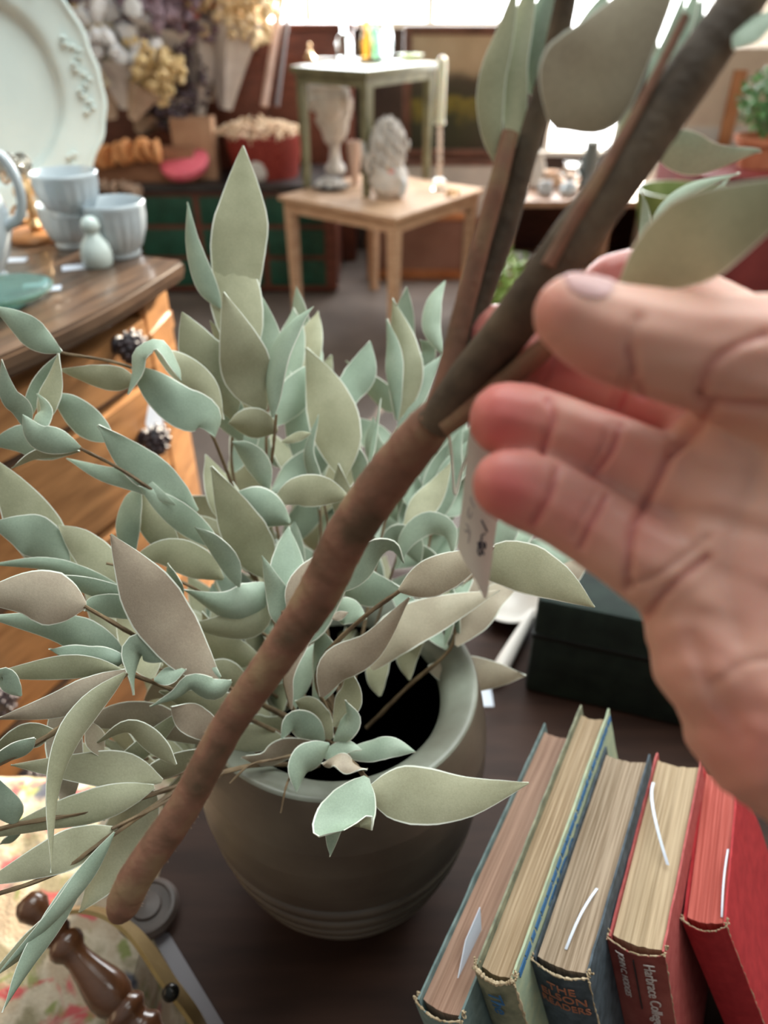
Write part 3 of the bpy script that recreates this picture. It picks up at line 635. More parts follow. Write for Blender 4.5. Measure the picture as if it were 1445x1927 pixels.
MB().tube([(-.009, 0, hgt-.002), (-.008, 0, hgt+.012)], .0015, 6).build('wick', M_blk, o)
p = zon(850, 368, ZW); o = thing('brass_trinket', 'small brass trinket at the right corner of the pine table', 'trinket', (p.x, p.y, ZW))
mb = MB(); mb.lathe([(.022, 0), (.024, .006), (.012, .012), (.010, .02), (.016, .028), (.010, .036), (0, .038)], 24); mb.ball((.028, .01, .016), .014, 2).ball((-.024, -.012, .012), .012, 2); mb.build('body', M_gold, o)
# on the olive table
def bottle(label, px_, py_, r, h, m, neck=.35, stopper=False):
    p = gtop(px_, py_); o = thing('glass_bottle', label, 'bottle', p, group='glassware on the olive table')
    MB().lathe([(r*.8, 0), (r, .004), (r, h*.45), (r*.8, h*.58), (r*neck, h*.70), (r*neck, h*.94), (r*neck*1.3, h*.97), (r*neck*1.3, h), (r*neck*.7, h), (r*neck*.7, h*.7), (r*.85, h*.45), (r*.85, .012), (0, .01)], 24).build('glass', m, o)
    if stopper: MB().ball((0, 0, h+.015), .016, 2).build('stopper', m, o)
    return o
M_amber = mat('amber_glass', (.65, .42, .12), rough=.05, trans=.8); M_gg = mat('green_glass', (.30, .55, .35), rough=.05, trans=.8)
bottle('clear round glass bottle at the left of the olive table glassware', 648, 98, .042, .16, M_glass); bottle('amber glass bottle in the middle of the olive table', 690, 98, .034, .17, M_amber, .5); bottle('tall clear glass bottle at the right of the olive table', 728, 92, .030, .22, M_glass)
bottle('green glass bottle at the back of the olive table', 705, 84, .028, .20, M_gg, .3)
p = gtop(583, 100); o = thing('brass_bell', 'small brass bell at the left end of the olive table', 'bell', p)
MB().lathe([(.028, 0), (.030, .004), (.020, .016), (.014, .03), (.012, .036), (.004, .040), (.004, .055), (.009, .062), (.005, .07), (0, .071)], 24).build('bell', M_gold, o)
p = gtop(688, 108); o = tag(MB().lathe([(.0, 0), (.085, .0), (.10, .004), (.105, .012), (.10, .012), (.085, .005), (0, .004)], 40).build('glass_tray', mat('dark_tray', (.03, .035, .03), rough=.2)), 'dark round tray under the bottles on the olive table', 'tray'); o.location = p
p = gtop(612, 104); o = tag(MB().box((-.05, -.03, 0), (.05, .03, .012), bev=.004).build('folded_cloth', M_chalk), 'small white folded cloth on the olive table', 'cloth'); o.location = p
# scalloped glass dish edge at the right of the olive table
p = gtop(772, 100); o = thing('leaf_dish', 'yellow green glass leaf dish overhanging the right corner of the olive table', 'dish', p)
MB().lathe([(.0, 0), (.03, 0), (.05, .01), (.065, .022), (.06, .024), (.045, .014), (0, .006)], 48, fn=lambda a, j: 1+.08*math.sin(a*7)*(j > 1)).build('glass', mat('uranium_glass', (.55, .62, .28), rough=.1, trans=.5), o)

# ------------------------------------------------------------------ dark chest with green panels behind, and what stands on it
M_mah = mat('mahogany', (.10, .030, .018), (.17, .055, .035), rough=.4, scale=8, stretch=(1, 1, 6)); M_grn = mat('green_panel', (.006, .045, .025), (.012, .075, .045), rough=.5, scale=12)
M_blktop = mat('black_top', (.02, .018, .018), (.04, .035, .034), rough=.35, scale=6)
ZK = .60; Yk = 4.30
xl = -1.75; xr2 = -.27
tk_ = thing('panelled_trunk', 'long dark trunk with green panels and brown rails behind the pine table', 'trunk', ((xl+xr2)/2, Yk, 0)); w2 = (xr2-xl)/2
MB().box((-w2, 0, .02), (w2, .55, ZK-.04), bev=.004).build('body', M_mah, tk_); MB().box((-w2-.02, -.03, ZK-.04), (w2+.02, .56, ZK), bev=.006).build('top', M_blktop, tk_, label='black top')
nx = 4
for r in range(3):
    for k in range(nx):
        x0 = -w2+.03+k*(2*w2-.06)/nx; x1 = x0+(2*w2-.06)/nx-.035; z0 = .05+r*.17
        MB().box((x0, -.012, z0), (x1, .01, z0+.145), bev=.004).build('green_panel', M_grn, tk_)
# red brown cabinet back board at the far side, left of the window
cb = thing('cabinet', 'tall reddish brown wooden cabinet behind the dried flowers', 'cabinet', (-.80, 4.93, 0))
MB().box((-.95, 0, 0), (.62, .22, 1.275), bev=.01).build('body', M_mah, cb); MB().box((-.97, -.03, 1.275), (.64, .23, 1.305), bev=.006).build('top', M_mah, cb)
for k in range(3): MB().box((-.90+k*.52, -.012, .1), (-.42+k*.52, .0, 1.15), bev=.005).build('door', mat('mahogany_panel%d' % k, (.12, .035, .02), (.19, .06, .035), rough=.35, scale=8, stretch=(1, 1, 6)), cb)
def ont(px_, py_): return onz(px_, py_, ZK)
M_kraft = mat('kraft_paper', (.45, .32, .22), (.62, .48, .36), rough=.8, scale=8, bump=.4, bscale=30); M_wrapw = mat('pale_wrap', (.60, .54, .50), (.72, .66, .60), rough=.7, scale=8, bump=.4, bscale=30)
def fmat(n_, a, b): return mat(n_, a, b, rough=.8, scale=40, lo=.3, hi=.7)
M_purp = fmat('statice_purple', (.12, .08, .11), (.40, .28, .32)); M_cream = fmat('dried_cream', (.62, .52, .36), (.80, .72, .56)); M_white2 = fmat('dried_white', (.66, .66, .68), (.84, .82, .80)); M_yel = fmat('dried_yellow', (.50, .33, .12), (.78, .60, .34)); M_dk = fmat('dried_dark', (.045, .035, .045), (.16, .11, .12)); M_pkr = fmat('dried_rose', (.50, .12, .12), (.75, .32, .25)); M_pamp = fmat('pampas', (.62, .46, .26), (.80, .62, .38))
def bouquet(label, bx, by, tx, ty, Yd, r, mf, mw, seed, nfl=90, fr=.013, wl=.5, elong=1.0):
    """cone of paper from base pixel to rim, heads beyond it up to the top pixel"""
    k0 = Yd; Yd = 4.47+(Yd-2.75)*.5; r *= Yd/k0; fr *= Yd/k0
    a = ony(bx, by, Yd); b = ony(tx, ty, Yd+.03); o = thing('dried_bouquet', label, 'dried flowers', a); ax_ = (b-a); Ln = ax_.length; axn = ax_.normalized(); rnd = random.Random(seed)
    m = MB(); m.lathe([(r*.22, 0), (r*.35, Ln*.12), (r*.8, Ln*wl*.8), (r*1.02, Ln*wl), (r*.98, Ln*wl), (r*.3, Ln*.1), (.0, Ln*.05)], 28, axis=axn, fn=lambda an, j: 1+.10*math.sin(an*5+seed)+.05*math.sin(an*11)); m.build('wrapper', mw, o)
    m = MB()
    for k in range(nfl*2):
        t = rnd.uniform(wl*.8, 1.05); q = r*1.45*(rnd.random()**.5)*(1.1-abs(t-.8)*.6); an = rnd.uniform(0, 6.28); s1 = axn.orthogonal().normalized(); s2 = axn.cross(s1)
        s = rnd.uniform(.6, 1.3)*fr; m.ball(axn*(Ln*t)+(s1*math.cos(an)+s2*math.sin(an))*q, (s, s, s*elong), 1, jit=.7, seed=k)
    for k in range(14):
        an = rnd.uniform(0, 6.28); q = r*.7*rnd.random(); s1 = axn.orthogonal().normalized(); s2 = axn.cross(s1); c = (s1*math.cos(an)+s2*math.sin(an))
        m.tube([axn*(Ln*.2)+c*q*.2, axn*(Ln*.9)+c*q*1.2], .0025, 5)
    tag(m.build('flower_heads', mf, o), kind='stuff'); return o
bouquet('dried bouquet of white flowers in a grey green wrapper, upper left', 240, 205, 195, 20, 2.5, .085, M_white2, M_wrapw, 1, 40, .026)
bouquet('cream dried bouquet right beside the platter edge', 212, 225, 158, 55, 2.5, .065, M_cream, M_kraft, 2, 70)
bouquet('small dried bouquet with yellow heads right of the platter', 190, 110, 150, 20, 2.9, .06, M_yel, M_kraft, 3, 60)
bouquet('kraft paper cone with golden brown grass heads', 250, 225, 292, 95, 2.45, .060, M_yel, M_kraft, 4, 60)
bouquet('big dried bouquet of dusky purple statice at the top left', 285, 160, 268, -60, 3.1, .17, M_purp, M_wrapw, 5, 240, .02)
bouquet('dark dried bouquet in front of the purple statice', 300, 240, 330, 90, 3.05, .10, M_dk, M_wrapw, 6, 120)
bouquet('low dark purple dried bunch by the wooden boxes', 262, 250, 300, 165, 2.9, .08, M_dk, M_kraft, 7, 90)
bouquet('rosy orange dried bunch against the window light', 330, 120, 335, -40, 3.3, .10, M_pkr, M_wrapw, 8, 110)
bouquet('tall dried bouquet in white paper left of the pampas grass', 375, 225, 385, -30, 3.2, .075, M_purp, M_wrapw, 9, 60, wl=.75)
bouquet('tall pampas grass bouquet in pale paper with window behind', 425, 205, 445, -80, 3.25, .115, M_pamp, M_wrapw, 10, 130, .02, wl=.62)
bouquet('slim tall pampas bouquet at the right end of the dried flowers', 395, 190, 405, -80, 3.4, .07, M_pamp, M_kraft, 11, 70, .018, wl=.6)
M_box = mat('box_wood', (.26, .12, .065), (.36, .18, .10), rough=.55, scale=10, stretch=(1, 1, 8))
def crate(label, px_, py_, w_, d_, h_, m, Y=None, rz=0):
    p = ont(px_, py_); o = thing('wooden_box', label, 'box', (p.x, max(p.y, 4.32), ZK), rz)
    th = .012
    for nme, a, b in (('side_board', (-w_/2, 0, 0), (w_/2, th, h_)), ('side_board', (-w_/2, d_-th, 0), (w_/2, d_, h_)), ('end_board', (-w_/2, th, 0), (-w_/2+th, d_-th, h_)), ('end_board', (w_/2-th, th, 0), (w_/2, d_-th, h_)), ('bottom_board', (-w_/2+th, th, 0), (w_/2-th, d_-th, th))):
        MB().box(a, b, bev=.002).build(nme, m, o)
    return o
crate('long low brown wooden box left of the red bowl', 262, 343, .62, .08, .17, M_box); 
crate('taller light brown wooden box in the middle of the trunk top', 372, 338, .22, .12, .30, mat('box_wood_light', (.40, .22, .13), (.52, .31, .19), rough=.55, scale=10))
crate('dark brown wooden box behind the red bowl', 440, 320, .24, .10, .20, M_mah)
p = ony(500, 300, 4.53); o = thing('red_bowl', 'dark red bowl heaped with pale wood shavings', 'bowl', p)
MB().lathe([(.175, p.z*-1+ZK), (.19, 0), (.20, .04), (.207, .10), (.210, .13), (.20, .13), (.16, .03), (0, .02)], 40).build('bowl', mat('red_weave', (.20, .02, .015), (.32, .05, .035), rough=.5, scale=60, bump=.5), o)
mb = MB(); rnd = random.Random(4)
for k in range(260):
    a = rnd.uniform(0, 6.28); r = .24*rnd.random()**.5; c = Vector((r*math.cos(a)-.03, r*math.sin(a)*.8, .13+.07*(1-r/.24)+rnd.uniform(-.01, .02))); v = Vector((rnd.uniform(-1, 1), rnd.uniform(-1, 1), rnd.uniform(-.3, .8)))*.03
    mb.tube([c-v, c+Vector((0, 0, .008)), c+v], [.004, .006, .002], 5)
tag(mb.build('wood_shavings', mat('shavings', (.62, .44, .28), (.80, .62, .44), rough=.8, scale=30), o), kind='stuff')
p = ont(347, 342); p.y = 4.36; p.z = ZK+.01; o = thing('pink_dish', 'round bright pink dish propped up at the front of the trunk top', 'dish', p)
MB().lathe([(.09, 0), (.125, .02), (.132, .05), (.125, .062), (.09, .066), (.0, .070)], 40).build('dish', mat('bright_pink', (.72, .10, .16), (.82, .20, .24), rough=.5, scale=80, bump=.5), o)
o.rotation_euler = (math.radians(24), 0, math.radians(-12)); o.location.z = ZK+.055; o.location.x = p.x+.02
p = ont(487, 340); p.y = 4.36; p.z = ZK; o = tag(MB().lathe([(.03, 0), (.048, .015), (.054, .045), (.04, .09), (.016, .11), (0, .113)], 24).build('white_ornament', M_chalk), 'small white ornament on the trunk top below the red bowl', 'ornament'); o.location = p
# garlands of orange discs and of small pegs
def strand(label, pts, n_, r, th, m, nm, Yd, cat, tilt=.5):
    P = spline([ony(x, y, Yd) for x, y in pts], n_); o = thing(nm, label, cat, P[0])
    me_ = None
    for k, q in enumerate(P):
        ob = MB().lathe([(0, -th/2), (r*.9, -th/2), (r, 0), (r*.9, th/2), (0, th/2)], 16, axis=(1, -.2+.5*math.sin(k*2.3), tilt*math.cos(k*1.7))).build('disc', m, o)
        ob.location = q-P[0]
    MB().tube([q-P[0] for q in P], .002, 5).build('cord', M_stemb, o); return o
M_stemb = mat('jute_cord', (.30, .20, .10), rough=.9)
strand('garland of dried orange slices hanging left on the trunk', [(128, 285), (170, 296), (215, 292), (255, 282), (297, 285)], 13, .062, .022, mat('dried_orange', (.62, .24, .07), (.78, .40, .18), rough=.6, scale=60), 'orange_garland', 4.28, 'garland')
strand('row of small pale wooden discs below the orange garland', [(180, 345), (210, 352), (240, 352), (258, 360)], 6, .036, .016, mat('pale_disc', (.55, .38, .28), (.68, .50, .38), rough=.5, scale=60), 'disc_garland', 4.24, 'garland')
# leaning sticks
o = thing('leaning_stick', 'long pale pinkish stick leaning against the cabinet', 'stick', ony(497, 200, 4.6)); a = ony(497, 200, 4.6); b = ony(532, -20, 4.86); MB().tube([Vector((0, 0, 0)), b-a], [.022, .020], 12).build('stick', mat('stick_pale', (.50, .33, .27), (.60, .42, .35), rough=.5, scale=10), o)
o = thing('leaning_stick', 'dark grey stick beside the pale leaning stick', 'stick', ony(520, 200, 4.6)); a = ony(518, 200, 4.6); b = ony(545, -20, 4.86); MB().tube([Vector((0, 0, 0)), b-a], [.016, .014], 12).build('stick', mat('stick_dark', (.12, .09, .09), rough=.5), o)

# ------------------------------------------------------------------ painting, wainscot, things under the table
M_art = mat('landscape_paint', (.05, .045, .03), (.30, .22, .13), rough=.35, scale=3.2, stretch=(1, 1, 1.3), lo=.40, hi=.66, detail=6, c3=(.10, .085, .045))
def art_nodes(m):
    N = m.node_tree.nodes; L = m.node_tree.links; b = N['Principled BSDF']; src = b.inputs['Base Color'].links[0].from_socket; t = N.new('ShaderNodeTexCoord'); s_ = N.new('ShaderNodeSeparateXYZ'); L.new(t.outputs['Generated'], s_.inputs[0])
    r = N.new('ShaderNodeValToRGB'); e = r.color_ramp.elements; e[0].position = 0; e[0].color = (.015, .018, .008, 1); e[1].position = 1; e[1].color = (.45, .36, .25, 1)
    for p_, c in ((.25, (.02, .025, .01, 1)), (.38, (.16, .13, .02, 1)), (.45, (.03, .028, .015, 1)), (.6, (.05, .04, .025, 1)), (.75, (.34, .26, .17, 1))): k = r.color_ramp.elements.new(p_); k.color = c
    n = N.new('ShaderNodeTexNoise'); n.inputs['Scale'].default_value = 3.5; n.inputs['Detail'].default_value = 5; L.new(t.outputs['Generated'], n.inputs[0]); ad = N.new('ShaderNodeMath'); ad.operation = 'MULTIPLY_ADD'; ad.inputs[1].default_value = .5; L.new(n.outputs['Fac'], ad.inputs[0]); 
    sb = N.new('ShaderNodeMath'); sb.operation = 'SUBTRACT'; sb.inputs[1].default_value = .25; L.new(s_.outputs['Z'], ad.inputs[2]); L.new(ad.outputs[0], sb.inputs[0]); L.new(sb.outputs[0], r.inputs[0]); L.new(r.outputs[0], b.inputs['Base Color'])
art_nodes(M_art)
YP = 4.82; a = ony(770, 60, YP); b = ony(960, 285, YP)
pt_ = thing('painting', 'dark framed landscape painting behind the cream candle', 'painting', (a.x, YP, b.z)); w_, h_ = b.x-a.x, a.z-b.z
MB().box((0, 0, 0), (w_, .02, h_)).build('canvas', M_art, pt_, smooth=False)
M_fr = mat('frame_brown', (.08, .035, .022), (.14, .06, .04), rough=.4, scale=10)
for q in (((-.03, -.02, -.03), (w_+.03, .03, .015)), ((-.03, -.02, h_-.015), (w_+.03, .03, h_+.03)), ((-.03, -.02, .015), (.015, .03, h_-.015)), ((w_-.015, -.02, .015), (w_+.03, .03, h_-.015))): MB().box(*q, bev=.004).build('frame_rail', M_fr, pt_)
cbz = thing('low_cabinet', 'low pale grey painted cabinet under the landscape painting', 'cabinet', (a.x-.02, YP-.08, 0)); MB().box((0, 0, 0), (w_+.12, .36, b.z-.06), bev=.01).build('body', mat('pale_grey_paint', (.40, .38, .35), (.48, .46, .42), rough=.6, scale=6), cbz)
MB().box((-.01, -.015, b.z-.06), (w_+.13, .37, b.z-.035), bev=.005).build('top', M_fr, cbz); MB().box((.03, -.008, .10), (w_/2+.04, .0, b.z-.35), bev=.004).build('door', mat('brown_door', (.13, .05, .03), (.19, .085, .055), rough=.5, scale=6), cbz); MB().box((w_/2+.06, -.008, .10), (w_+.09, .0, b.z-.35), bev=.004).build('door', MATS['brown_door'], cbz)
YQ = 4.58; a = ony(690, 400, YQ); b = ony(872, 600, YQ)
fp = thing('framed_panel', 'brown panel in an orange wood frame leaning behind the pine table', 'panel', (a.x, YQ, .0)); w_, h_ = b.x-a.x, a.z; M_ofr = mat('orange_wood', (.32, .12, .045), (.42, .18, .075), rough=.4, scale=10)
MB().box((.05, 0, .05), (w_, .03, h_)).build('panel', mat('brown_panel', (.20, .105, .075), (.28, .16, .12), rough=.5, scale=4), fp, smooth=False)
for q in (((0, -.02, 0), (w_+.03, .04, .055)), ((0, -.02, .055), (.055, .04, h_)), ((w_-.03, -.02, .055), (w_+.03, .04, h_)), ((.055, -.02, h_-.04), (w_-.03, .04, h_))): MB().box(*q, bev=.004).build('frame_rail', M_ofr, fp)

# ------------------------------------------------------------------ right hand background
YS = 3.6; M_shelf = mat('shelf_brown', (.28, .15, .09), (.38, .22, .14), rough=.5, scale=8)
a = ony(960, 378, YS); b = ony(1330, 378, YS); zsh = a.z
sh = thing('display_shelf', 'brown display shelf crowded with small wares below the bright window', 'shelf', (a.x, YS, 0)); w_ = b.x-a.x
MB().box((0, 0, zsh-.03), (w_, .5, zsh), bev=.004).build('top_board', M_shelf, sh); MB().box((0, 0, zsh*.45), (w_, .5, zsh*.45+.025), bev=.004).build('lower_board', M_shelf, sh)
for x in (0, w_/2, w_-.03): MB().box((x, 0, 0), (x+.03, .5, zsh-.03)).build('upright', M_shelf, sh, smooth=False)
MB().box((0, .48, 0), (w_, .5, zsh)).build('back_board', M_mah, sh, smooth=False)
rnd = random.Random(12)
ware = [(1015, 355, .045, .16, M_chalk, 'tall white jar at the left end of the display shelf'), (1048, 352, .05, .07, mat('ware_tan', (.55, .36, .24), rough=.5), 'tan round pot on the display shelf'), (1085, 350, .05, .11, M_glass, 'clear glass jar on the display shelf'), (1120, 346, .042, .20, mat('ware_dark', (.10, .12, .12), rough=.4), 'tall dark jar behind the held stem'),
        (1022, 372, .035, .06, mat('ware_grey', (.42, .44, .46), rough=.4), 'small grey cup at the shelf front'), (1065, 372, .04, .05, M_mug, 'pale blue cup at the shelf front')]
for x, y, r, h, m, lb in ware:
    p = ony(x, y, YS+.15); o = tag(MB().lathe([(r*.7, 0), (r, .01), (r*1.02, h*.6), (r*.7, h*.85), (r*.8, h), (r*.7, h), (r*.6, h*.85), (r*.9, h*.5), (0, .02)], 24).build('jar', m), lb, 'jar', 'wares on the display shelf'); o.location = (p.x, YS+(.12 if y > 360 else .3), zsh)
for k, (x, y, r, m, lb) in enumerate(((985, 420, .07, M_chalk, 'white bowl on the lower shelf at left'), (1035, 425, .06, M_wrapw, 'cream bowl on the lower shelf'), (1080, 420, .05, mat('ware_blue', (.03, .28, .50), rough=.3), 'bright blue bowl on the lower shelf behind the stem'))):
    p = ony(x, y, YS+.1); o = tag(MB().lathe([(r*.4, 0), (r*.7, r*.2), (r, r*.9), (r*.95, r*.9), (r*.6, r*.25), (0, r*.15)], 28).build('bowl', m), lb, 'bowl', 'bowls on the lower shelf'); o.location = (p.x, YS+.1, zsh*.45+.025)
# green plants
M_lf = mat('fresh_green', (.05, .16, .05), (.16, .36, .12), rough=.5, scale=20, objvar=.1); M_lf2 = mat('yellow_green', (.16, .26, .05), (.34, .46, .14), rough=.5, scale=20); M_terra = mat('terracotta', (.42, .14, .07), (.52, .20, .11), rough=.8, scale=20)
def bush(name, label, c, r, m, seed, n=220, ls=.018, potm=None, ph=.12, potr=.07):
    o = thing(name, label, 'plant', (c[0], c[1], c[2])); rnd = random.Random(seed); mb = MB()
    for k in range(n):
        v = Vector((rnd.gauss(0, 1), rnd.gauss(0, 1), rnd.gauss(0, 1))).normalized()*rnd.uniform(.55, 1); q = Vector((v.x*r, v.y*r, ph+r*.9+v.z*r*.9)); s1 = v.orthogonal().normalized(); s2 = v.cross(s1).normalized(); t_ = (v*.6+s1*rnd.uniform(-1, 1)+s2*rnd.uniform(-1, 1)).normalized(); w_ = t_.cross(v).normalized(); l = ls*rnd.uniform(.7, 1.3)
        mb.add([q-t_*l, q+w_*l*.55+v*.002, q+t_*l, q-w_*l*.55+v*.002, q-v*.003], [(0, 1, 2, 3), (0, 4, 1), (1, 4, 2), (2, 4, 3), (3, 4, 0)])
    tag(mb.build('foliage', m, o, smooth=False), kind='stuff')
    mb = MB()
    for k in range(9): a = k*.7; mb.tube([(0, 0, ph*.8), (r*.4*math.cos(a), r*.4*math.sin(a), ph+r*.8), (r*.7*math.cos(a), r*.7*math.sin(a), ph+r*1.2)], .003, 5)
    mb.build('stems', m, o)
    if potm: MB().lathe([(potr*.7, 0), (potr*.95, ph*.8), (potr*1.08, ph*.8), (potr*1.1, ph), (potr, ph), (potr*.9, ph*.8), (0, ph*.75)], 28).build('pot', potm, o)
    return o
p = ony(1452, 345, 2.6); zr = p.z
ped = thing('red_cabinet', 'dark red cabinet at the right edge carrying the potted bush', 'cabinet', (p.x-.16, 2.72, 0)); MB().box((0, 0, 0), (.75, .55, zr-.02), bev=.006).build('body', mat('dark_red_paint', (.13, .018, .018), (.19, .03, .028), rough=.45, scale=6), ped); MB().box((-.01, -.012, zr-.02), (.76, .56, zr), bev=.004).build('top', MATS['dark_red_paint'], ped)
bush('potted_bush', 'bright green leafy bush in a terracotta pot at the right edge', (p.x+.06, 2.88, zr), .12, M_lf, 3, 520, .014, M_terra, .10, .085)
for k, (x, y, lb) in enumerate(((948, 545, 'yellow green plant on the floor left of the held stem'),)):
    p = ony(x, y, 3.1); bush('floor_plant', lb, (p.x, 3.1, 0), .17, M_lf2, 9, 420, .022, M_terra, max(.1, p.z-.14), .10)
p = ony(1262, 455, 2.5); o = thing('olive_bowl', 'olive green glazed bowl on a stand at the right behind the slender leaves', 'bowl', (p.x, 2.5, 0)); h0 = p.z
MB().lathe([(.09, 0), (.10, .02), (.05, .08), (.04, h0*.7), (.06, h0-.02), (.08, h0)], 28).build('pedestal', M_shelf, o); MB().lathe([(.07, h0), (.11, h0+.04), (.135, h0+.13), (.14, h0+.16), (.13, h0+.16), (.10, h0+.05), (0, h0+.03)], 36).build('bowl', mat('olive_glaze', (.10, .14, .035), (.18, .22, .07), rough=.3, scale=10), o)
cbx = thing('cardboard_box', 'large beige board box at the upper right behind the thick stem', 'box', (1.20, 3.36, 0)); MB().box((0, 0, 0), (.74, .35, 1.27), bev=.006).build('box', mat('cardboard', (.44, .34, .26), (.54, .43, .33), rough=.8, scale=5), cbx); MB().box((-.004, -.006, 0), (.744, 0, 1.0), bev=.002).build('flap', mat('cardboard_grey', (.40, .36, .32), (.50, .45, .40), rough=.8, scale=5), cbx); MB().box((.16, -.02, .3), (.21, -.006, 1.20), bev=.002).build('wood_strip', M_ofr, cbx)
# ------------------------------------------------------------------ leaf sprays
def leafmat(name, a, b, c):
    m = mat(name, a, b, rough=.5, scale=28, bump=.25, bscale=1500, objvar=.10, lo=.32, hi=.7, c3=c, detail=8, bdist=.0003, spec=.35)
    N = m.node_tree.nodes; L = m.node_tree.links; bs = N['Principled BSDF']; src = bs.inputs['Base Color'].links[0].from_socket
    t = N.new('ShaderNodeTexCoord'); n = N.new('ShaderNodeTexNoise'); n.inputs['Scale'].default_value = 900; L.new(t.outputs['Object'], n.inputs[0])
    r = N.new('ShaderNodeMapRange'); r.inputs[3].default_value = .84; r.inputs[4].default_value = 1.16; L.new(n.outputs['Fac'], r.inputs[0])
    mx = N.new('ShaderNodeMix'); mx.data_type = 'RGBA'; mx.blend_type = 'MULTIPLY'; mx.inputs[0].default_value = 1; L.new(src, mx.inputs[6]); L.new(r.outputs[0], mx.inputs[7]); L.new(mx.outputs[2], bs.inputs['Base Color'])
    # thin foam lets some light through
    tr = N.new('ShaderNodeBsdfTranslucent'); L.new(mx.outputs[2], tr.inputs['Color']); ms = N.new('ShaderNodeMixShader'); ms.inputs[0].default_value = .12
    out = N['Material Output']; L.new(bs.outputs[0], ms.inputs[1]); L.new(tr.outputs[0], ms.inputs[2]); L.new(ms.outputs[0], out.inputs[0])
    return m
M_sage = leafmat('leaf_sage', (.29, .37, .285), (.44, .54, .43), (.36, .455, .35))
M_khaki = leafmat('leaf_khaki', (.345, .345, .222), (.51, .51, .355), (.42, .42, .28))
M_taupe = leafmat('leaf_taupe', (.33, .27, .20), (.47, .41, .31), (.40, .335, .25))
M_edge = mat('leaf_edge', (.72, .76, .66), (.82, .84, .75), rough=.7, scale=60)
M_stem = mat('stem_brown', (.10, .065, .035), (.21, .145, .08), rough=.7, scale=60, bump=.5, bscale=300, bdist=.0006)
KM = {'g': [M_sage, M_khaki, M_edge], 'k': [M_khaki, M_sage, M_edge], 't': [M_taupe, M_sage, M_edge]}  # leaf sides in two tones, with lit sage and shaded khaki/taupe painted in
def leaf_mesh(pts, hw, r0, r1, kind, p=.42, cup=.15, wav=0.0, seed=0, n=18, view=None, thick=.0007, rim=.035):
    S = spline(pts, n); vs_ = []; U5 = (-1, -1+rim*1.5, -.55, 0, .55, 1-rim*1.5, 1); m = 7
    for i, s in enumerate(S):
        t = i/(n-1); T = (S[min(i+1, n-1)]-S[max(i-1, 0)]).normalized()
        V = (s-(view if view is not None else C_)).normalized()
        sd = T.cross(V)
        if sd.length < .15: sd = T.cross(Vector((.3, .2, 1)))
        sd.normalize(); nn = sd.cross(T).normalized()
        r = math.radians(r0+(r1-r0)*t); a = sd*math.cos(r)+nn*math.sin(r); b = nn*math.cos(r)-sd*math.sin(r)
        w = (math.sin(math.pi/2*min(1, t/p))**.75 if t < p else max(0, math.cos(math.pi/2*(t-p)/(1-p)))**.95)
        w = max(w, .10 if t < .5 else .02)*hw
        for u in U5:
            z = cup*hw*(u*u-.4)*min(1, w/hw*1.4) + wav*hw*u*math.sin(t*11+seed*2+(u > 0)*1.3)*abs(u) + .05*hw*mnoise.noise(Vector((t*3, u, seed*3.1)))
            e = 1+.04*mnoise.noise(Vector((t*9, u*2, seed)))
            vs_.append(s+a*(w*u*e)+b*z)
    # back layer
    N2 = []
    for i in range(n):
        for j in range(m):
            q = vs_[i*m+j]; du = vs_[i*m+min(j+1, m-1)]-vs_[i*m+max(j-1, 0)]; dv = vs_[min(i+1, n-1)*m+j]-vs_[max(i-1, 0)*m+j]
            c = du.cross(dv); N2.append(c.normalized() if c.length > 1e-12 else Vector((0, 0, 1)))
    # shade side: front must look to the camera when roll is 0
    back = [vs_[k]+N2[k]*thick for k in range(n*m)]
    fs = []; mi = []; o = n*m
    for i in range(n-1):
        for j in range(m-1):
            a = i*m+j; e = 2 if j in (0, m-2) else None
            fs.append((a, a+m, a+m+1, a+1)); mi.append(2 if e else 0); fs.append((o+a, o+a+1, o+a+m+1, o+a+m)); mi.append(2 if e else 1)
    for i in range(n-1):
        for a, b in ((i*m, (i+1)*m), ((i+1)*m+m-1, i*m+m-1)): fs.append((a, o+a, o+b, b)); mi.append(2)
    for j in range(m-1): fs.append((j+1, o+j+1, o+j, j)); mi.append(2); k = (n-1)*m+j; fs.append((k, o+k, o+k+1, k+1)); mi.append(2)
    return vs_+back, fs, mi
LSEED = [0]
def leaf(root, kind, w, d0, d1, pts, r0=0, r1=0, p=.42, cup=.15, wav=.06):
    """pts in photograph pixels, turned into points at depths d0 (base) .. d1 (tip); w = half width in pixels"""
    LSEED[0] += 1; n = len(pts)
    P = [at(x, y, d0+(d1-d0)*i/(n-1)) for i, (x, y) in enumerate(pts)]
    return leaf3(root, kind, 1.12*pxw(w, (d0+d1)/2), P, r0, r1, p, cup, wav)
def leaf3(root, kind, hw, P, r0=0, r1=0, p=.42, cup=.15, wav=.06, n=18):
    v, f, mi = leaf_mesh(P, hw, r0, r1, kind, p, cup, wav, LSEED[0], n)
    inv = root.matrix_world.inverted() if root.matrix_world else None
    c = root.location
    mb = MB(); mb.v = [tuple(Vector(q)-c) for q in v]; mb.f = f; mb.mi = mi
    return mb.build('leaf', KM[kind], root, ang=50)
def stem(root, pts, r0, r1, name='stem', n=None, m=None):
    P = [at(*q) for q in pts]; n = n or 10*len(P); S = [q-root.location for q in spline(P, n)]
    rnd = random.Random(int(pts[0][0]*7+pts[-1][1])); 
    return MB().tube(S, [r0+(r1-r0)*i/(n-1)*1.0+.00012*rnd.uniform(-1, 1) for i in range(n)], 8, jit=.25).build(name, m or M_stem, root)
GRP = None
def spray(label, origin=(640, 1330, .56)):
    return thing('leaf_spray', label, 'artificial foliage', at(*origin), group=None)
ROOT = (650, 1370, .585)
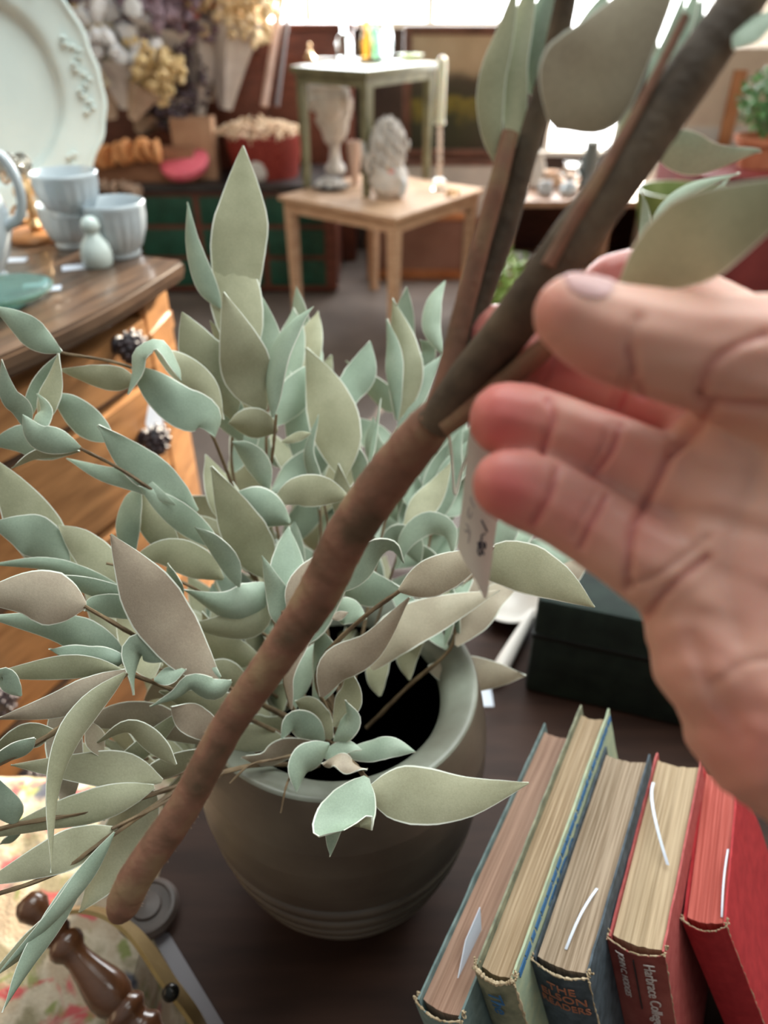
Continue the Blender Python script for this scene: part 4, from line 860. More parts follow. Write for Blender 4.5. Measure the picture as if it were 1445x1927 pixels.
def auto(root, pts, seed, n=8, L=(.05, .085), wr=.19, kinds='gggk', t0=.25, spread=75, dback=.0, up=.12):
    """paired leaves growing along a twig"""
    rnd = random.Random(seed); P = [at(*q) for q in pts]; S = spline(P, 60)
    for k in range(n):
        t = t0+(1-t0)*(k+.5)/n; i = min(58, int(t*59)); T = (S[i+1]-S[i-1]).normalized()
        a = rnd.uniform(0, 6.28) if k % 2 == 0 else a+math.pi+rnd.uniform(-.5, .5)
        o = T.orthogonal().normalized(); o2 = T.cross(o); side = o*math.cos(a)+o2*math.sin(a)
        an = math.radians(rnd.uniform(20, spread)) if k < n-1 else .1
        D = (T*math.cos(an)+side*math.sin(an)); q_ = D.dot(F_); D = D-F_*q_+F_*abs(q_)*.8; D.normalize(); l = rnd.uniform(*L); dr = Vector((rnd.uniform(-.1, .1), rnd.uniform(-.1, .1), rnd.uniform(-.25, .25)+up))
        b = S[i]+F_*.006; D2 = (D+dr*1.0).normalized(); D3 = (D+dr*2.2).normalized()
        pp = [b, b+D*l*.35, b+D*l*.35+D2*l*.35, b+D*l*.35+D2*l*.35+D3*l*.3]
        pp = [q+F_*dback for q in pp] if dback else pp
        LSEED[0] += 1
        leaf3(root, rnd.choice(kinds), l*wr*rnd.uniform(.8, 1.1), pp, rnd.uniform(-65, 65), rnd.uniform(-65, 65), rnd.uniform(.35, .5), rnd.uniform(0, .3), rnd.uniform(.03, .12), n=12)

# 1 tallest spray
s = spray('sage green leaf spray with the single tallest upright leaf')
P = [ROOT, (560, 1150, .575), (505, 900, .56), (500, 700, .55), (455, 600, .54)]
stem(s, P, .0016, .0009); stem(s, [(500, 930, .54), (512, 860, .525), (520, 780, .515)], .0013, .0010, 'twig')
leaf(s, 'k', 47, .54, .52, [(462, 640), (450, 560), (447, 480), (456, 395), (457, 274)], 0, 0, .62, .1, .02)
leaf(s, 'k', 44, .535, .53, [(470, 690), (452, 610), (440, 520), (452, 470)], 8, 0, .5, .1, .03)
leaf(s, 'g', 19, .53, .52, [(415, 580), (385, 530), (362, 460), (353, 380)], 10, 35, .35, .2, .02)
leaf(s, 'k', 44, .525, .50, [(497, 772), (470, 715), (452, 650), (420, 550)], 0, 10, .45, .15, .05)
leaf(s, 'g', 27, .515, .505, [(513, 785), (512, 720), (525, 655), (552, 610), (590, 577)], 40, 62, .45, .4, .04)
leaf(s, 'g', 20, .55, .55, [(520, 700), (505, 630), (488, 550)], 0, 20)
leaf(s, 'k', 16, .54, .54, [(455, 700), (425, 650), (394, 604)], 20, 30)
auto(s, P, 11, 5, t0=.25)
# 2 upper left olive
s = spray('leaf spray with broad dark olive leaves left of the tallest leaf')
P = [ROOT, (500, 1100, .57), (440, 900, .56), (440, 780, .55)]
stem(s, P, .0015, .0009); stem(s, [(440, 930, .545), (420, 870, .53), (395, 805, .52)], .0009, .0007, 'twig')
leaf(s, 'k', 42, .53, .51, [(440, 790), (415, 720), (375, 660), (342, 587)], 0, 12, .5, .15, .05)
leaf(s, 'g', 30, .545, .53, [(455, 830), (430, 780), (400, 735), (380, 690)], 20, 0)
leaf(s, 'k', 27, .525, .52, [(522, 812), (490, 800), (455, 795), (430, 796)], 25, 10, .4, .3)
leaf(s, 'g', 22, .52, .505, [(505, 925), (488, 880), (462, 848), (437, 832)], 0, 45, .45, .3)
leaf(s, 'k', 9, .51, .50, [(530, 832), (560, 822), (585, 815)], 20, 20, .5)
auto(s, P, 12, 3, t0=.4, kinds='kkg')
# 3 centre
s = spray('leaf spray with large flat upright leaves in the middle of the pot')
P = [ROOT, (610, 1150, .60), (600, 950, .61), (560, 760, .62), (560, 650, .63)]
stem(s, P, .0016, .0009); stem(s, [(620, 1000, .58), (600, 900, .57), (585, 850, .56)], .001, .0008, 'twig')
leaf(s, 'k', 44, .555, .56, [(645, 900), (635, 820), (612, 740), (576, 655)], 0, 8, .45, .1, .03)
leaf(s, 'g', 27, .58, .585, [(640, 800), (655, 740), (680, 700), (697, 642)], 10, 0, .6)
leaf(s, 'k', 24, .62, .63, [(560, 740), (575, 680), (585, 630), (598, 585)], 10, 30, .5)
leaf(s, 'g', 25, .60, .61, [(545, 740), (545, 680), (550, 620), (552, 580)], 0, 30)
leaf(s, 'g', 14, .54, .545, [(600, 960), (592, 900), (580, 850), (600, 780)], 50, 30)
leaf(s, 'g', 30, .585, .59, [(590, 930), (580, 850), (560, 790), (545, 700)], 0, 15)
leaf(s, 'k', 22, .55, .54, [(648, 1010), (650, 960), (640, 920), (637, 873)], 0, 25)
leaf(s, 'g', 18, .57, .57, [(680, 940), (678, 890), (665, 850), (652, 820)], 20, 50)
auto(s, P, 13, 10, t0=.3)
# 4 right of centre
s = spray('leaf spray with paired slim leaves just left of the held branch')
P = [ROOT, (700, 1100, .61), (740, 900, .62), (755, 780, .62), (760, 700, .62)]
stem(s, P, .0016, .0008); stem(s, [(745, 830, .60), (800, 720, .61), (835, 670, .61)], .001, .0007, 'twig')
leaf(s, 'k', 31, .58, .585, [(747, 790), (762, 720), (757, 650), (738, 562)], 0, 20, .45, .25)
leaf(s, 'g', 18, .575, .578, [(747, 790), (742, 720), (738, 660), (728, 600)], 40, 30, .5, .3)
leaf(s, 'g', 17, .60, .61, [(835, 668), (812, 620), (815, 570), (838, 527)], 0, 35, .5, .3)
leaf(s, 'g', 20, .58, .59, [(750, 810), (775, 755), (800, 710), (835, 665)], 0, 20)
leaf(s, 'g', 6, .57, .58, [(690, 900), (703, 830), (716, 750)], 40, 60)
leaf(s, 'g', 20, .585, .59, [(735, 900), (712, 860), (700, 830), (703, 785)], 20, 30)
leaf(s, 'g', 14, .62, .62, [(800, 690), (805, 660), (790, 640)], 20, 30)
auto(s, P, 14, 8, t0=.3, kinds='gg')
# 5 upper left long twig reaching the chest
s = spray('leaf spray reaching far left across the chest drawers, upper one')
P = [ROOT, (520, 1120, .56), (440, 920, .53), (370, 770, .50), (250, 693, .48), (113, 663, .46)]
stem(s, P, .0015, .0009)
leaf(s, 'g', 24, .455, .44, [(115, 663), (75, 640), (40, 610), (-15, 575)], 0, 15, .5, .2)
leaf(s, 'g', 13, .455, .46, [(110, 668), (75, 720), (55, 770), (48, 800)], 40, 10)
leaf(s, 'k', 22, .475, .47, [(256, 716), (210, 712), (160, 705), (110, 695)], 10, 20, .3, .2)
leaf(s, 'g', 20, .47, .465, [(240, 742), (258, 700), (262, 665), (300, 648), (330, 690), (342, 716)], 50, 60, .5)
leaf(s, 'g', 36, .475, .49, [(250, 690), (290, 725), (340, 765), (390, 785), (405, 822)], 0, 15, .55, .15)
leaf(s, 'k', 24, .50, .51, [(290, 655), (340, 690), (390, 730), (420, 790)], 10, 0)

# 6 second left twig
s = spray('leaf spray reaching left below the upper one, with pale leaf knot at its end')
P = [ROOT, (520, 1150, .55), (430, 1030, .51), (310, 940, .47), (230, 885, .455), (150, 843, .44)]
stem(s, P, .0015, .0010)
leaf(s, 'g', 24, .44, .43, [(152, 843), (110, 832), (70, 820), (42, 780)], 0, 20, .5, .25)
leaf(s, 'g', 18, .44, .42, [(52, 810), (40, 770), (15, 740), (2, 676)], 10, 20)
leaf(s, 'g', 30, .45, .45, [(150, 845), (90, 838), (40, 828), (-20, 835)], 20, 10, .5)
leaf(s, 'k', 12, .445, .44, [(150, 850), (100, 852), (60, 860), (22, 882)], 30, 50)
leaf(s, 'g', 27, .47, .465, [(215, 830), (170, 800), (130, 765), (88, 740)], 0, 25)
leaf(s, 'g', 31, .475, .45, [(372, 962), (310, 910), (245, 860), (185, 800)], 0, 10, .5, .1)
leaf(s, 'g', 16, .465, .46, [(330, 950), (260, 910), (190, 890), (125, 862)], 10, 0)
leaf(s, 'g', 24, .48, .46, [(420, 1035), (360, 990), (310, 950), (260, 915)], 20, 10)
leaf(s, 'k', 20, .45, .45, [(80, 800), (88, 760), (100, 720), (110, 665)], 30, 30)
leaf(s, 'g', 16, .44, .445, [(80, 850), (76, 800), (85, 770), (70, 740)], 40, 40)

# 7 mid left fan
s = spray('leaf spray fanning left in front of the lowest chest drawer')
P = [ROOT, (540, 1230, .54), (430, 1150, .50), (330, 1090, .47), (200, 1060, .45)]
stem(s, P, .0014, .0008)
leaf(s, 'k', 42, .47, .45, [(150, 1100), (90, 1030), (40, 950), (-15, 860)], 0, 10, .45)
leaf(s, 'g', 38, .46, .45, [(130, 1075), (80, 1020), (40, 1000), (-20, 985)], 30, 0)
leaf(s, 'k', 30, .465, .455, [(250, 1120), (200, 1070), (150, 1020), (110, 988)], 0, 10)
leaf(s, 'g', 26, .485, .475, [(250, 1055), (238, 1000), (248, 950), (263, 913)], 30, 50, .5)
leaf(s, 'k', 26, .49, .48, [(340, 1060), (305, 1010), (275, 960), (263, 915)], 20, 0)
leaf(s, 'k', 30, .48, .47, [(420, 1090), (370, 1060), (310, 1040), (250, 1050)], 20, 10)
leaf(s, 'g', 20, .47, .455, [(450, 1105), (430, 1060), (400, 1020), (365, 992)], 20, 40)
leaf(s, 'g', 12, .45, .44, [(345, 1120), (325, 1090), (315, 1060)], 40, 40)
leaf(s, 'g', 16, .45, .435, [(240, 1115), (160, 1085), (80, 1062), (-20, 1062)], 35, 20, .4, .3)

# 8 left big leaf spray
s = spray('leaf spray with a large brownish pointed leaf facing the viewer at left')
P = [(620, 1400, .55), (500, 1330, .50), (350, 1250, .455), (270, 1205, .43), (158, 1140, .40)]
stem(s, P, .0016, .0012)
leaf(s, 't', 49, .43, .405, [(412, 1278), (360, 1235), (305, 1160), (262, 1090), (208, 1006)], 0, 5, .55, .12, .04)
leaf(s, 'g', 28, .43, .425, [(415, 1275), (375, 1255), (350, 1225), (325, 1180)], 30, 0, .5)
leaf(s, 't', 46, .40, .385, [(162, 1140), (110, 1130), (50, 1118), (-60, 1125)], 0, 10, .45, .2, .03)
leaf(s, 'g', 32, .425, .41, [(238, 1240), (180, 1212), (110, 1182), (-30, 1160)], 10, 25, .45, .2)
leaf(s, 'g', 26, .415, .405, [(238, 1238), (190, 1245), (140, 1238), (92, 1222)], 15, 50, .45, .5, .10)
leaf(s, 'g', 27, .42, .415, [(325, 1240), (290, 1222), (255, 1222), (250, 1262), (252, 1308)], 0, 72, .3, .2)
leaf(s, 'g', 20, .43, .42, [(300, 1150), (240, 1130), (150, 1100), (60, 1085)], 20, 40, .4)
leaf(s, 'g', 22, .425, .42, [(290, 1165), (240, 1145), (180, 1140), (160, 1150)], 30, 10)
leaf(s, 'g', 16, .42, .42, [(290, 1280), (320, 1270), (350, 1260)], 20, 30)

# 9 drooping left
s = spray('leaf spray with a long leaf hanging straight down at the left edge')
P = [(610, 1420, .53), (450, 1360, .48), (330, 1320, .45), (235, 1268, .415), (120, 1352, .39), (30, 1420, .38), (-60, 1470, .38)]
P2 = [(610, 1420, .53), (450, 1345, .48), (330, 1300, .45), (240, 1266, .415)]
stem(s, P2, .0017, .0012); stem(s, [(238, 1266, .412), (165, 1325, .40), (90, 1385, .39), (-60, 1470, .38)], .0016, .0014, 'twig')
leaf(s, 'k', 24, .40, .375, [(236, 1266), (170, 1330), (125, 1400), (100, 1500), (97, 1642)], 5, 60, .35, .25, .02)
leaf(s, 't', 26, .405, .39, [(236, 1262), (170, 1300), (100, 1330), (-10, 1355)], 0, 25, .45, .2)
leaf(s, 'k', 22, .41, .40, [(230, 1262), (150, 1255), (70, 1262), (-40, 1275)], 30, 10, .4)
leaf(s, 'k', 25, .40, .40, [(100, 1375), (60, 1385), (20, 1400), (-50, 1440)], 10, 60)
leaf(s, 'g', 19, .385, .38, [(66, 1390), (40, 1410), (0, 1430), (-50, 1470)], 30, 60)
leaf(s, 't', 18, .42, .42, [(170, 1360), (178, 1385), (185, 1405), (196, 1428)], 20, 30, .4)
leaf(s, 'g', 18, .39, .385, [(40, 1310), (20, 1290), (5, 1270), (-20, 1290)], 30, 40)
leaf(s, 'g', 21, .43, .42, [(436, 1282), (400, 1300), (360, 1288), (330, 1310), (282, 1331)], 10, 70, .3, .5, .1)
leaf(s, 't', 26, .44, .42, [(428, 1402), (395, 1375), (355, 1350), (322, 1330)], 0, 15, .6, .1, .1)
leaf(s, 'k', 28, .46, .45, [(480, 1325), (420, 1330), (360, 1320), (300, 1300)], 20, 40)
leaf(s, 't', 30, .45, .44, [(380, 1400), (300, 1360), (220, 1350), (150, 1370)], 30, 20)
auto(s, P2, 19, 2, t0=.4, kinds='kt')
# 10 bottom left
s = spray('leaf spray lying lowest at the left, long grey green leaves over the bag')
P = [(600, 1440, .52), (480, 1440, .475), (350, 1475, .44), (200, 1520, .415), (30, 1552, .40), (-60, 1580, .39)]
stem(s, P, .0017, .0012); stem(s, [(350, 1475, .438), (220, 1565, .41), (100, 1645, .395), (-60, 1700, .385)], .0015, .0012, 'twig')
stem(s, [(420, 1455, .45), (330, 1500, .43), (210, 1560, .408)], .0013, .001, 'twig')
leaf(s, 'k', 31, .425, .41, [(305, 1470), (230, 1450), (150, 1445), (20, 1440)], 0, 10, .4, .1)
leaf(s, 'k', 30, .42, .40, [(290, 1480), (200, 1510), (110, 1535), (-30, 1580)], 15, 25, .4)
leaf(s, 'k', 33, .41, .385, [(222, 1560), (150, 1590), (80, 1620), (-40, 1668)], 10, 0, .45)
leaf(s, 'g', 19, .405, .375, [(216, 1566), (160, 1650), (100, 1725), (-5, 1835)], 30, 50, .4, .3)
leaf(s, 'g', 22, .40, .37, [(175, 1610), (110, 1720), (60, 1800), (5, 1905)], 20, 45, .4, .3)
leaf(s, 'k', 19, .40, .38, [(140, 1680), (80, 1750), (40, 1790), (-30, 1850)], 50, 20)
leaf(s, 'k', 25, .445, .43, [(400, 1410), (330, 1440), (270, 1470), (195, 1545)], 40, 60)
leaf(s, 'k', 20, .44, .435, [(340, 1340), (280, 1400), (240, 1430), (232, 1440)], 20, 50)
leaf(s, 'g', 22, .40, .39, [(30, 1552), (20, 1530), (5, 1500), (-20, 1450)], 10, 30)
leaf(s, 'k', 22, .42, .42, [(330, 1440), (290, 1400), (240, 1370), (180, 1400)], 30, 60)
leaf(s, 'g', 12, .42, .42, [(40, 1560), (20, 1580), (0, 1590)], 50, 60)
auto(s, P, 20, 3, t0=.4, kinds='kt')
# 11 centre left inner
s = spray('leaf spray with long dark sage leaf pointing up left beside the held stem')
P = [(640, 1400, .56), (560, 1290, .545), (520, 1180, .53), (470, 1060, .52), (430, 980, .51)]
stem(s, P, .0016, .0009)
leaf(s, 'k', 40, .51, .48, [(515, 1092), (475, 1030), (440, 965), (398, 878)], 0, 10, .4, .1)
leaf(s, 'g', 33, .50, .495, [(545, 985), (500, 960), (455, 945), (425, 930)], 10, 30, .4, .4, .15)
leaf(s, 'k', 28, .50, .49, [(515, 945), (560, 925), (610, 925), (660, 938)], 10, -10, .5, .15, .06)
leaf(s, 'g', 32, .48, .465, [(505, 1098), (470, 1130), (420, 1140), (345, 1110)], 10, 30, .35, .35)
leaf(s, 'k', 30, .485, .47, [(508, 1105), (480, 1165), (420, 1180), (355, 1175)], 20, 30, .4, .25)
leaf(s, 'g', 22, .46, .455, [(535, 1185), (525, 1130), (510, 1090), (492, 1045)], 0, 40, .25, .2)
leaf(s, 'k', 30, .50, .50, [(490, 1240), (440, 1230), (400, 1200), (380, 1150)], 20, 40)
leaf(s, 'k', 30, .49, .48, [(470, 1290), (430, 1275), (400, 1270), (370, 1290)], 30, 30)
auto(s, P, 21, 9, t0=.25, kinds='kkg')
# 12 front spray with arched leaf
s = spray('leaf spray with an arched leaf curling over behind the held stem')
P = [(640, 1410, .535), (560, 1350, .50), (532, 1250, .47), (533, 1150, .455)]
stem(s, P, .0018, .0013)
leaf(s, 't', 34, .45, .455, [(545, 1158), (570, 1110), (620, 1070), (680, 1040)], 5, 10, .5, .15, .02)
leaf(s, 'g', 30, .452, .47, [(630, 1115), (672, 1075), (705, 1040), (738, 1032), (760, 1060)], -20, -75, .35, .1, .02)
leaf(s, 't', 18, .46, .46, [(548, 1335), (540, 1270), (565, 1210), (600, 1180)], 55, 40, .5, .3)
leaf(s, 'g', 27, .48, .475, [(590, 1330), (615, 1270), (610, 1220), (600, 1180)], 10, 30)
leaf(s, 'g', 24, .485, .48, [(625, 1150), (655, 1150), (690, 1165)], 10, 10)
leaf(s, 't', 8, .45, .45, [(625, 1165), (640, 1158), (655, 1152)], 10, 10)
leaf(s, 'k', 32, .52, .51, [(560, 1350), (500, 1380), (440, 1370), (380, 1360)], 20, 30)
leaf(s, 'k', 28, .50, .49, [(545, 1400), (480, 1390), (430, 1400), (390, 1420)], 30, 30)
auto(s, P, 22, 4, t0=.3, kinds='kg')
# 13 front twig to the price tag
s = spray('leaf spray whose long brown twig ends in two broad leaves by the price tag')
P = [(650, 1420, .53), (628, 1360, .49), (597, 1290, .47), (610, 1235, .46), (680, 1165, .445), (752, 1112, .435)]
stem(s, P, .0016, .0014)
leaf(s, 't', 33, .435, .425, [(750, 1112), (800, 1092), (860, 1065), (930, 1030)], 0, 8, .45, .2, .03)
leaf(s, 'k', 43, .43, .415, [(880, 1070), (960, 1062), (1040, 1092), (1119, 1143)], 0, 0, .42, .12, .02)
leaf(s, 't', 31, .455, .44, [(605, 1312), (632, 1255), (700, 1215), (770, 1124)], 0, -25, .42, .2, .05)
leaf(s, 'k', 24, .465, .46, [(628, 1368), (650, 1330), (660, 1300), (655, 1255)], 10, 30)
leaf(s, 'g', 32, .49, .50, [(752, 1108), (700, 1110), (650, 1090), (620, 1080)], 10, 20)
leaf(s, 't', 38, .50, .505, [(700, 1260), (740, 1195), (830, 1150), (940, 1110)], 10, 20, .4)
# 14 rosette at the pot rim
s = spray('low leaf spray on the pot rim with one big leaf pointing right')
P = [(660, 1430, .53), (632, 1400, .48), (655, 1425, .455), (690, 1465, .445)]
stem(s, P, .0020, .0014)
leaf(s, 'k', 47, .43, .425, [(688, 1490), (770, 1495), (870, 1500), (995, 1474)], 0, 0, .35, .12, .015)
leaf(s, 'g', 52, .425, .40, [(690, 1462), (672, 1500), (648, 1545), (645, 1562)], 0, -25, .8, -.1, .02)
leaf(s, 'g', 14, .42, .41, [(632, 1545), (625, 1575), (622, 1612)], 10, 20, .2)
leaf(s, 'g', 22, .46, .45, [(628, 1395), (645, 1375), (660, 1350), (650, 1318)], 20, 60, .45, .5)
leaf(s, 'g', 27, .455, .445, [(620, 1400), (590, 1420), (565, 1445), (558, 1490)], 20, 40, .5, .35)
leaf(s, 'g', 21, .47, .455, [(635, 1418), (690, 1412), (735, 1405), (782, 1414)], 30, 20, .5, .3)
leaf(s, 't', 16, .45, .445, [(608, 1440), (630, 1430), (660, 1440), (690, 1450)], 30, 50, .5, .2, .4)
leaf(s, 'g', 26, .47, .46, [(610, 1395), (580, 1370), (550, 1360), (530, 1390)], 20, 50)
leaf(s, 'k', 25, .475, .47, [(625, 1390), (600, 1360), (580, 1330), (555, 1320)], 10, 30)
leaf(s, 'g', 14, .46, .45, [(600, 1420), (625, 1415), (655, 1405), (680, 1410)], 20, 30)
leaf(s, 't', 24, .48, .47, [(600, 1400), (540, 1410), (500, 1430), (455, 1425)], 40, 50)
stem(s, [(600, 1410, .47), (520, 1428, .455), (470, 1440, .45), (432, 1474, .445)], .0010, .0007, 'bare_twig')
stem(s, [(560, 1440, .455), (540, 1475, .445), (528, 1530, .44)], .0009, .0006, 'bare_twig')
# 15 right side
s = spray('leaf spray spreading right out of the pot behind the fingers')
P = [(690, 1370, .58), (770, 1290, .565), (850, 1215, .545), (860, 1120, .55), (940, 1040, .56)]
stem(s, P, .0017, .0010); stem(s, [(790, 1130, .59), (815, 980, .60), (835, 880, .61)], .0012, .0008, 'twig'); stem(s, [(700, 1200, .6), (760, 1010, .60), (800, 935, .60)], .0011, .0008, 'twig')
leaf(s, 't', 30, .54, .55, [(858, 1215), (895, 1160), (930, 1120), (985, 1090)], 20, 40, .45)
leaf(s, 'g', 26, .545, .55, [(860, 1210), (850, 1160), (860, 1120), (890, 1090)], 60, 50, .5)
leaf(s, 't', 30, .57, .56, [(1000, 1075), (1035, 1080), (1070, 1075), (1110, 1052)], 20, 30, .5, .2)
leaf(s, 'g', 28, .575, .57, [(985, 1045), (1020, 1035), (1060, 1045), (1105, 1060)], 20, 40, .4, .3, .1)
leaf(s, 'g', 25, .56, .55, [(910, 1040), (940, 1010), (965, 980), (1000, 975)], 20, 40, .4, .3)
leaf(s, 'g', 20, .53, .52, [(745, 1070), (765, 1015), (805, 985), (845, 1000), (852, 1050)], 40, -50, .5, .2)
leaf(s, 'g', 24, .55, .55, [(790, 1060), (770, 1020), (740, 1010), (720, 1040)], 20, 30)
leaf(s, 'g', 20, .56, .56, [(830, 1110), (815, 1070), (790, 1040), (760, 1040)], 30, 40)
leaf(s, 'k', 24, .57, .575, [(760, 1010), (790, 960), (820, 920), (850, 870)], 10, 20)
leaf(s, 'g', 18, .60, .60, [(840, 960), (850, 900), (855, 850), (870, 800)], 20, 40)
leaf(s, 'g', 22, .60, .60, [(815, 990), (835, 930), (850, 880), (880, 830)], 20, 0)
leaf(s, 'k', 20, .56, .57, [(715, 1310), (708, 1270), (720, 1220), (740, 1190)], 10, 30)
leaf(s, 'k', 22, .56, .57, [(770, 1280), (765, 1230), (790, 1180), (830, 1150)], 20, 30)
leaf(s, 'g', 15, .545, .545, [(838, 1215), (845, 1170), (850, 1130), (845, 1090)], 60, 60)
auto(s, P, 23, 6, t0=.3, kinds='gkt'); auto(s, [(790, 1130, .6), (815, 980, .61), (835, 880, .62)], 24, 7, t0=.1, kinds='gg', spread=50); auto(s, [(700, 1200, .61), (760, 1010, .61), (800, 935, .61)], 25, 6, t0=.1, kinds='gg', spread=50)
# 16-18 inner sprays filling the bouquet
s = spray('dense inner leaf spray deep behind the held stem')
for k, P in enumerate(([(640, 1330, .60), (650, 1150, .63), (640, 1000, .65), (600, 880, .66)], [(600, 1300, .59), (560, 1150, .62), (530, 1050, .63), (480, 950, .62)],
                       [(640, 1320, .60), (700, 1180, .62), (690, 1080, .64), (690, 960, .66)], [(590, 1330, .58), (500, 1270, .58), (440, 1230, .57), (400, 1210, .56)])):
    stem(s, P, .0014, .0008, 'stem' if k == 0 else 'twig'); auto(s, P, 40+k, 11, t0=.05, kinds='gkk', L=(.055, .09), spread=60)
s = spray('shaded inner leaf spray low at the left side of the pot')
for k, P in enumerate(([(590, 1370, .56), (460, 1310, .53), (360, 1270, .50), (230, 1250, .48)], [(580, 1400, .55), (450, 1400, .52), (330, 1420, .49), (190, 1440, .47)],
                       [(560, 1340, .57), (450, 1260, .55), (380, 1220, .54), (300, 1210, .53)], [(540, 1400, .54), (440, 1430, .50), (360, 1450, .48), (290, 1470, .46)])):
    stem(s, P, .0014, .0008, 'stem' if k == 0 else 'twig'); auto(s, P, 60+k, 8, t0=.1, kinds='kkt', L=(.05, .085), spread=50)
# ------------------------------------------------------------------ branch held in the hand
M_bark = mat('taped_stem', (.10, .060, .033), (.25, .165, .09), rough=.72, scale=55, stretch=(1, 1, 1), bump=.45, bscale=300, bdist=.0008, c3=(.20, .092, .058), lo=.3, hi=.72, detail=7)
M_bark2 = mat('dark_stem', (.052, .035, .022), (.125, .088, .056), rough=.75, scale=60, bump=.7, bscale=350, bdist=.0006)
hb = thing('held_branch', 'thick brown tape wrapped branch held between thumb and fingers', 'artificial branch', at(820, 790, .25))
def taped(pts, mt, name, n=160, tw=.0, wrap=9.0, ns=28, seed=0, parent=None):
    P = [at(x, y, d) for x, y, w, d in pts]; S = [q-hb.location for q in spline(P, n)]; Wd = lerp_list([pxw(w/2, d) for x, y, w, d in pts], n)
    rnd = random.Random(seed); ln = 0; ks = [0]
    for a, b in zip(S, S[1:]): ln += (b-a).length; ks.append(ln)
    def ring(k, an):
        ph = (ks[k]/.0105+an/6.283) % 1.0
        return 1+.035*(1-ph)*wrap/9+.028*mnoise.noise(Vector((ks[k]*55, math.cos(an)*.8, math.sin(an)*.8+seed)))+.02*mnoise.noise(Vector((ks[k]*600, math.cos(an)*4, math.sin(an)*4)))
    return MB().tube(S, Wd, ns, ring=ring).build(name, mt, parent or hb, ang=70)
main = [(222, 1722, 40, .305), (232, 1700, 62, .303), (262, 1640, 64, .300), (345, 1520, 62, .297), (430, 1365, 62, .292), (520, 1235, 68, .285), (600, 1115, 80, .278), (655, 1005, 84, .27), (725, 905, 90, .262), (800, 812, 84, .252), (838, 768, 66, .247)]
taped(main, M_bark, 'stem', n=220)
taped([(815, 800, 70, .248), (880, 712, 76, .238), (945, 635, 84, .228), (1005, 555, 92, .217), (1060, 478, 92, .210), (1120, 395, 92, .206), (1200, 280, 94, .202), (1300, 140, 92, .198), (1400, -5, 84, .195), (1460, -90, 80, .195)], M_bark2, 'main_fork', n=200, seed=3, wrap=4)
taped([(808, 795, 44, .246), (838, 720, 42, .243), (868, 600, 40, .240), (902, 470, 36, .236), (935, 350, 34, .232), (960, 250, 32, .23)], M_bark, 'side_fork', n=110, seed=5, wrap=3)
taped([(818, 795, 44, .250), (862, 690, 44, .246), (905, 560, 44, .243), (950, 430, 46, .239), (985, 300, 46, .234), (1025, 170, 44, .228), (1052, 60, 42, .222), (1075, -60, 40, .216)], M_bark2, 'side_fork', n=130, seed=7, wrap=3)
taped([(835, 805, 36, .243), (890, 765, 40, .238), (945, 722, 42, .232), (1005, 672, 42, .222), (1050, 635, 38, .213)], M_bark, 'short_fork', n=60, seed=8, wrap=2)
taped([(1030, 500, 26, .204), (1075, 420, 24, .201), (1130, 330, 22, .198), (1190, 225, 20, .196), (1240, 130, 18, .194), (1290, 30, 18, .192)], M_bark, 'twig', n=80, seed=9, wrap=2, ns=12)
taped([(1150, 335, 14, .205), (1185, 250, 16, .204), (1215, 120, 16, .203), (1250, 20, 16, .203)], M_bark2, 'twig', n=50, seed=10, wrap=2, ns=12)
taped([(1180, 80, 8, .21), (1210, 45, 9, .208), (1240, 8, 9, .206), (1262, -30, 9, .205)], M_bark2, 'twig', n=20, seed=12, wrap=2, ns=8)
# loose fibres standing off the tape at the lower edge
rnd = random.Random(77); mb = MB(); P_ = spline([at(x, y, d) for x, y, w, d in main[1:7]], 200)
for k in range(340):
    i = rnd.randrange(2, 197); T_ = (P_[i+1]-P_[i-1]).normalized(); sd_ = T_.cross(F_).normalized(); s_ = 1 if rnd.random() < .75 else -1
    w_ = .0060+.0004*rnd.random(); a_ = P_[i]+sd_*w_*s_; e_ = sd_*s_*rnd.uniform(.0006, .0014)+T_*rnd.uniform(-.0008, .0008)+F_*rnd.uniform(-.0006, .0006)
    mb.tube([a_-hb.location, a_+e_-hb.location], [.00008, .00004], 3)
tag(mb.build('loose_fibres', mat('fibre', (.45, .32, .22), rough=.8), hb), kind='stuff')
L_ = leaf
L_(hb, 'k', 24, .234, .222, [(938, 318), (924, 240), (925, 150), (950, 60), (975, -40)], 0, 20, .45, .2, .05)
L_(hb, 'k', 25, .232, .225, [(958, 300), (968, 220), (965, 120), (985, 30), (1010, -60)], 0, 15, .5, .2)
L_(hb, 'g', 34, .236, .226, [(1010, 185), (1000, 110), (1015, 40), (1045, -50)], 5, 20, .4, .3)
L_(hb, 't', 88, .206, .192, [(1038, 235), (1095, 165), (1165, 75), (1300, -110)], 0, 6, .36, .10, .01)
L_(hb, 'g', 28, .214, .205, [(1045, 215), (1060, 140), (1105, 50), (1150, -30)], 50, 35, .4)
L_(hb, 'k', 24, .212, .21, [(1160, 320), (1190, 230), (1215, 150), (1235, 60)], 0, 20, .5)
L_(hb, 'g', 22, .208, .206, [(1195, 240), (1230, 150), (1258, 80), (1290, -20)], 20, 45, .45)
L_(hb, 'g', 17, .206, .205, [(1220, 200), (1255, 120), (1290, 40), (1320, -50)], 10, 50, .5)
L_(hb, 't', 24, .212, .215, [(1230, 205), (1262, 150), (1300, 90), (1335, 30)], 0, 10, .45)
L_(hb, 'k', 32, .215, .212, [(1150, 345), (1190, 260), (1228, 175), (1262, 85)], 0, 20, .5)
L_(hb, 'g', 27, .209, .207, [(1180, 310), (1232, 205), (1285, 90), (1325, -10)], 10, 25, .5)
L_(hb, 't', 25, .214, .214, [(1235, 240), (1275, 165), (1318, 85), (1345, 20)], 0, 10, .45)
L_(hb, 'g', 12, .20, .20, [(1310, 60), (1340, 30), (1372, -10)], 30, 10)
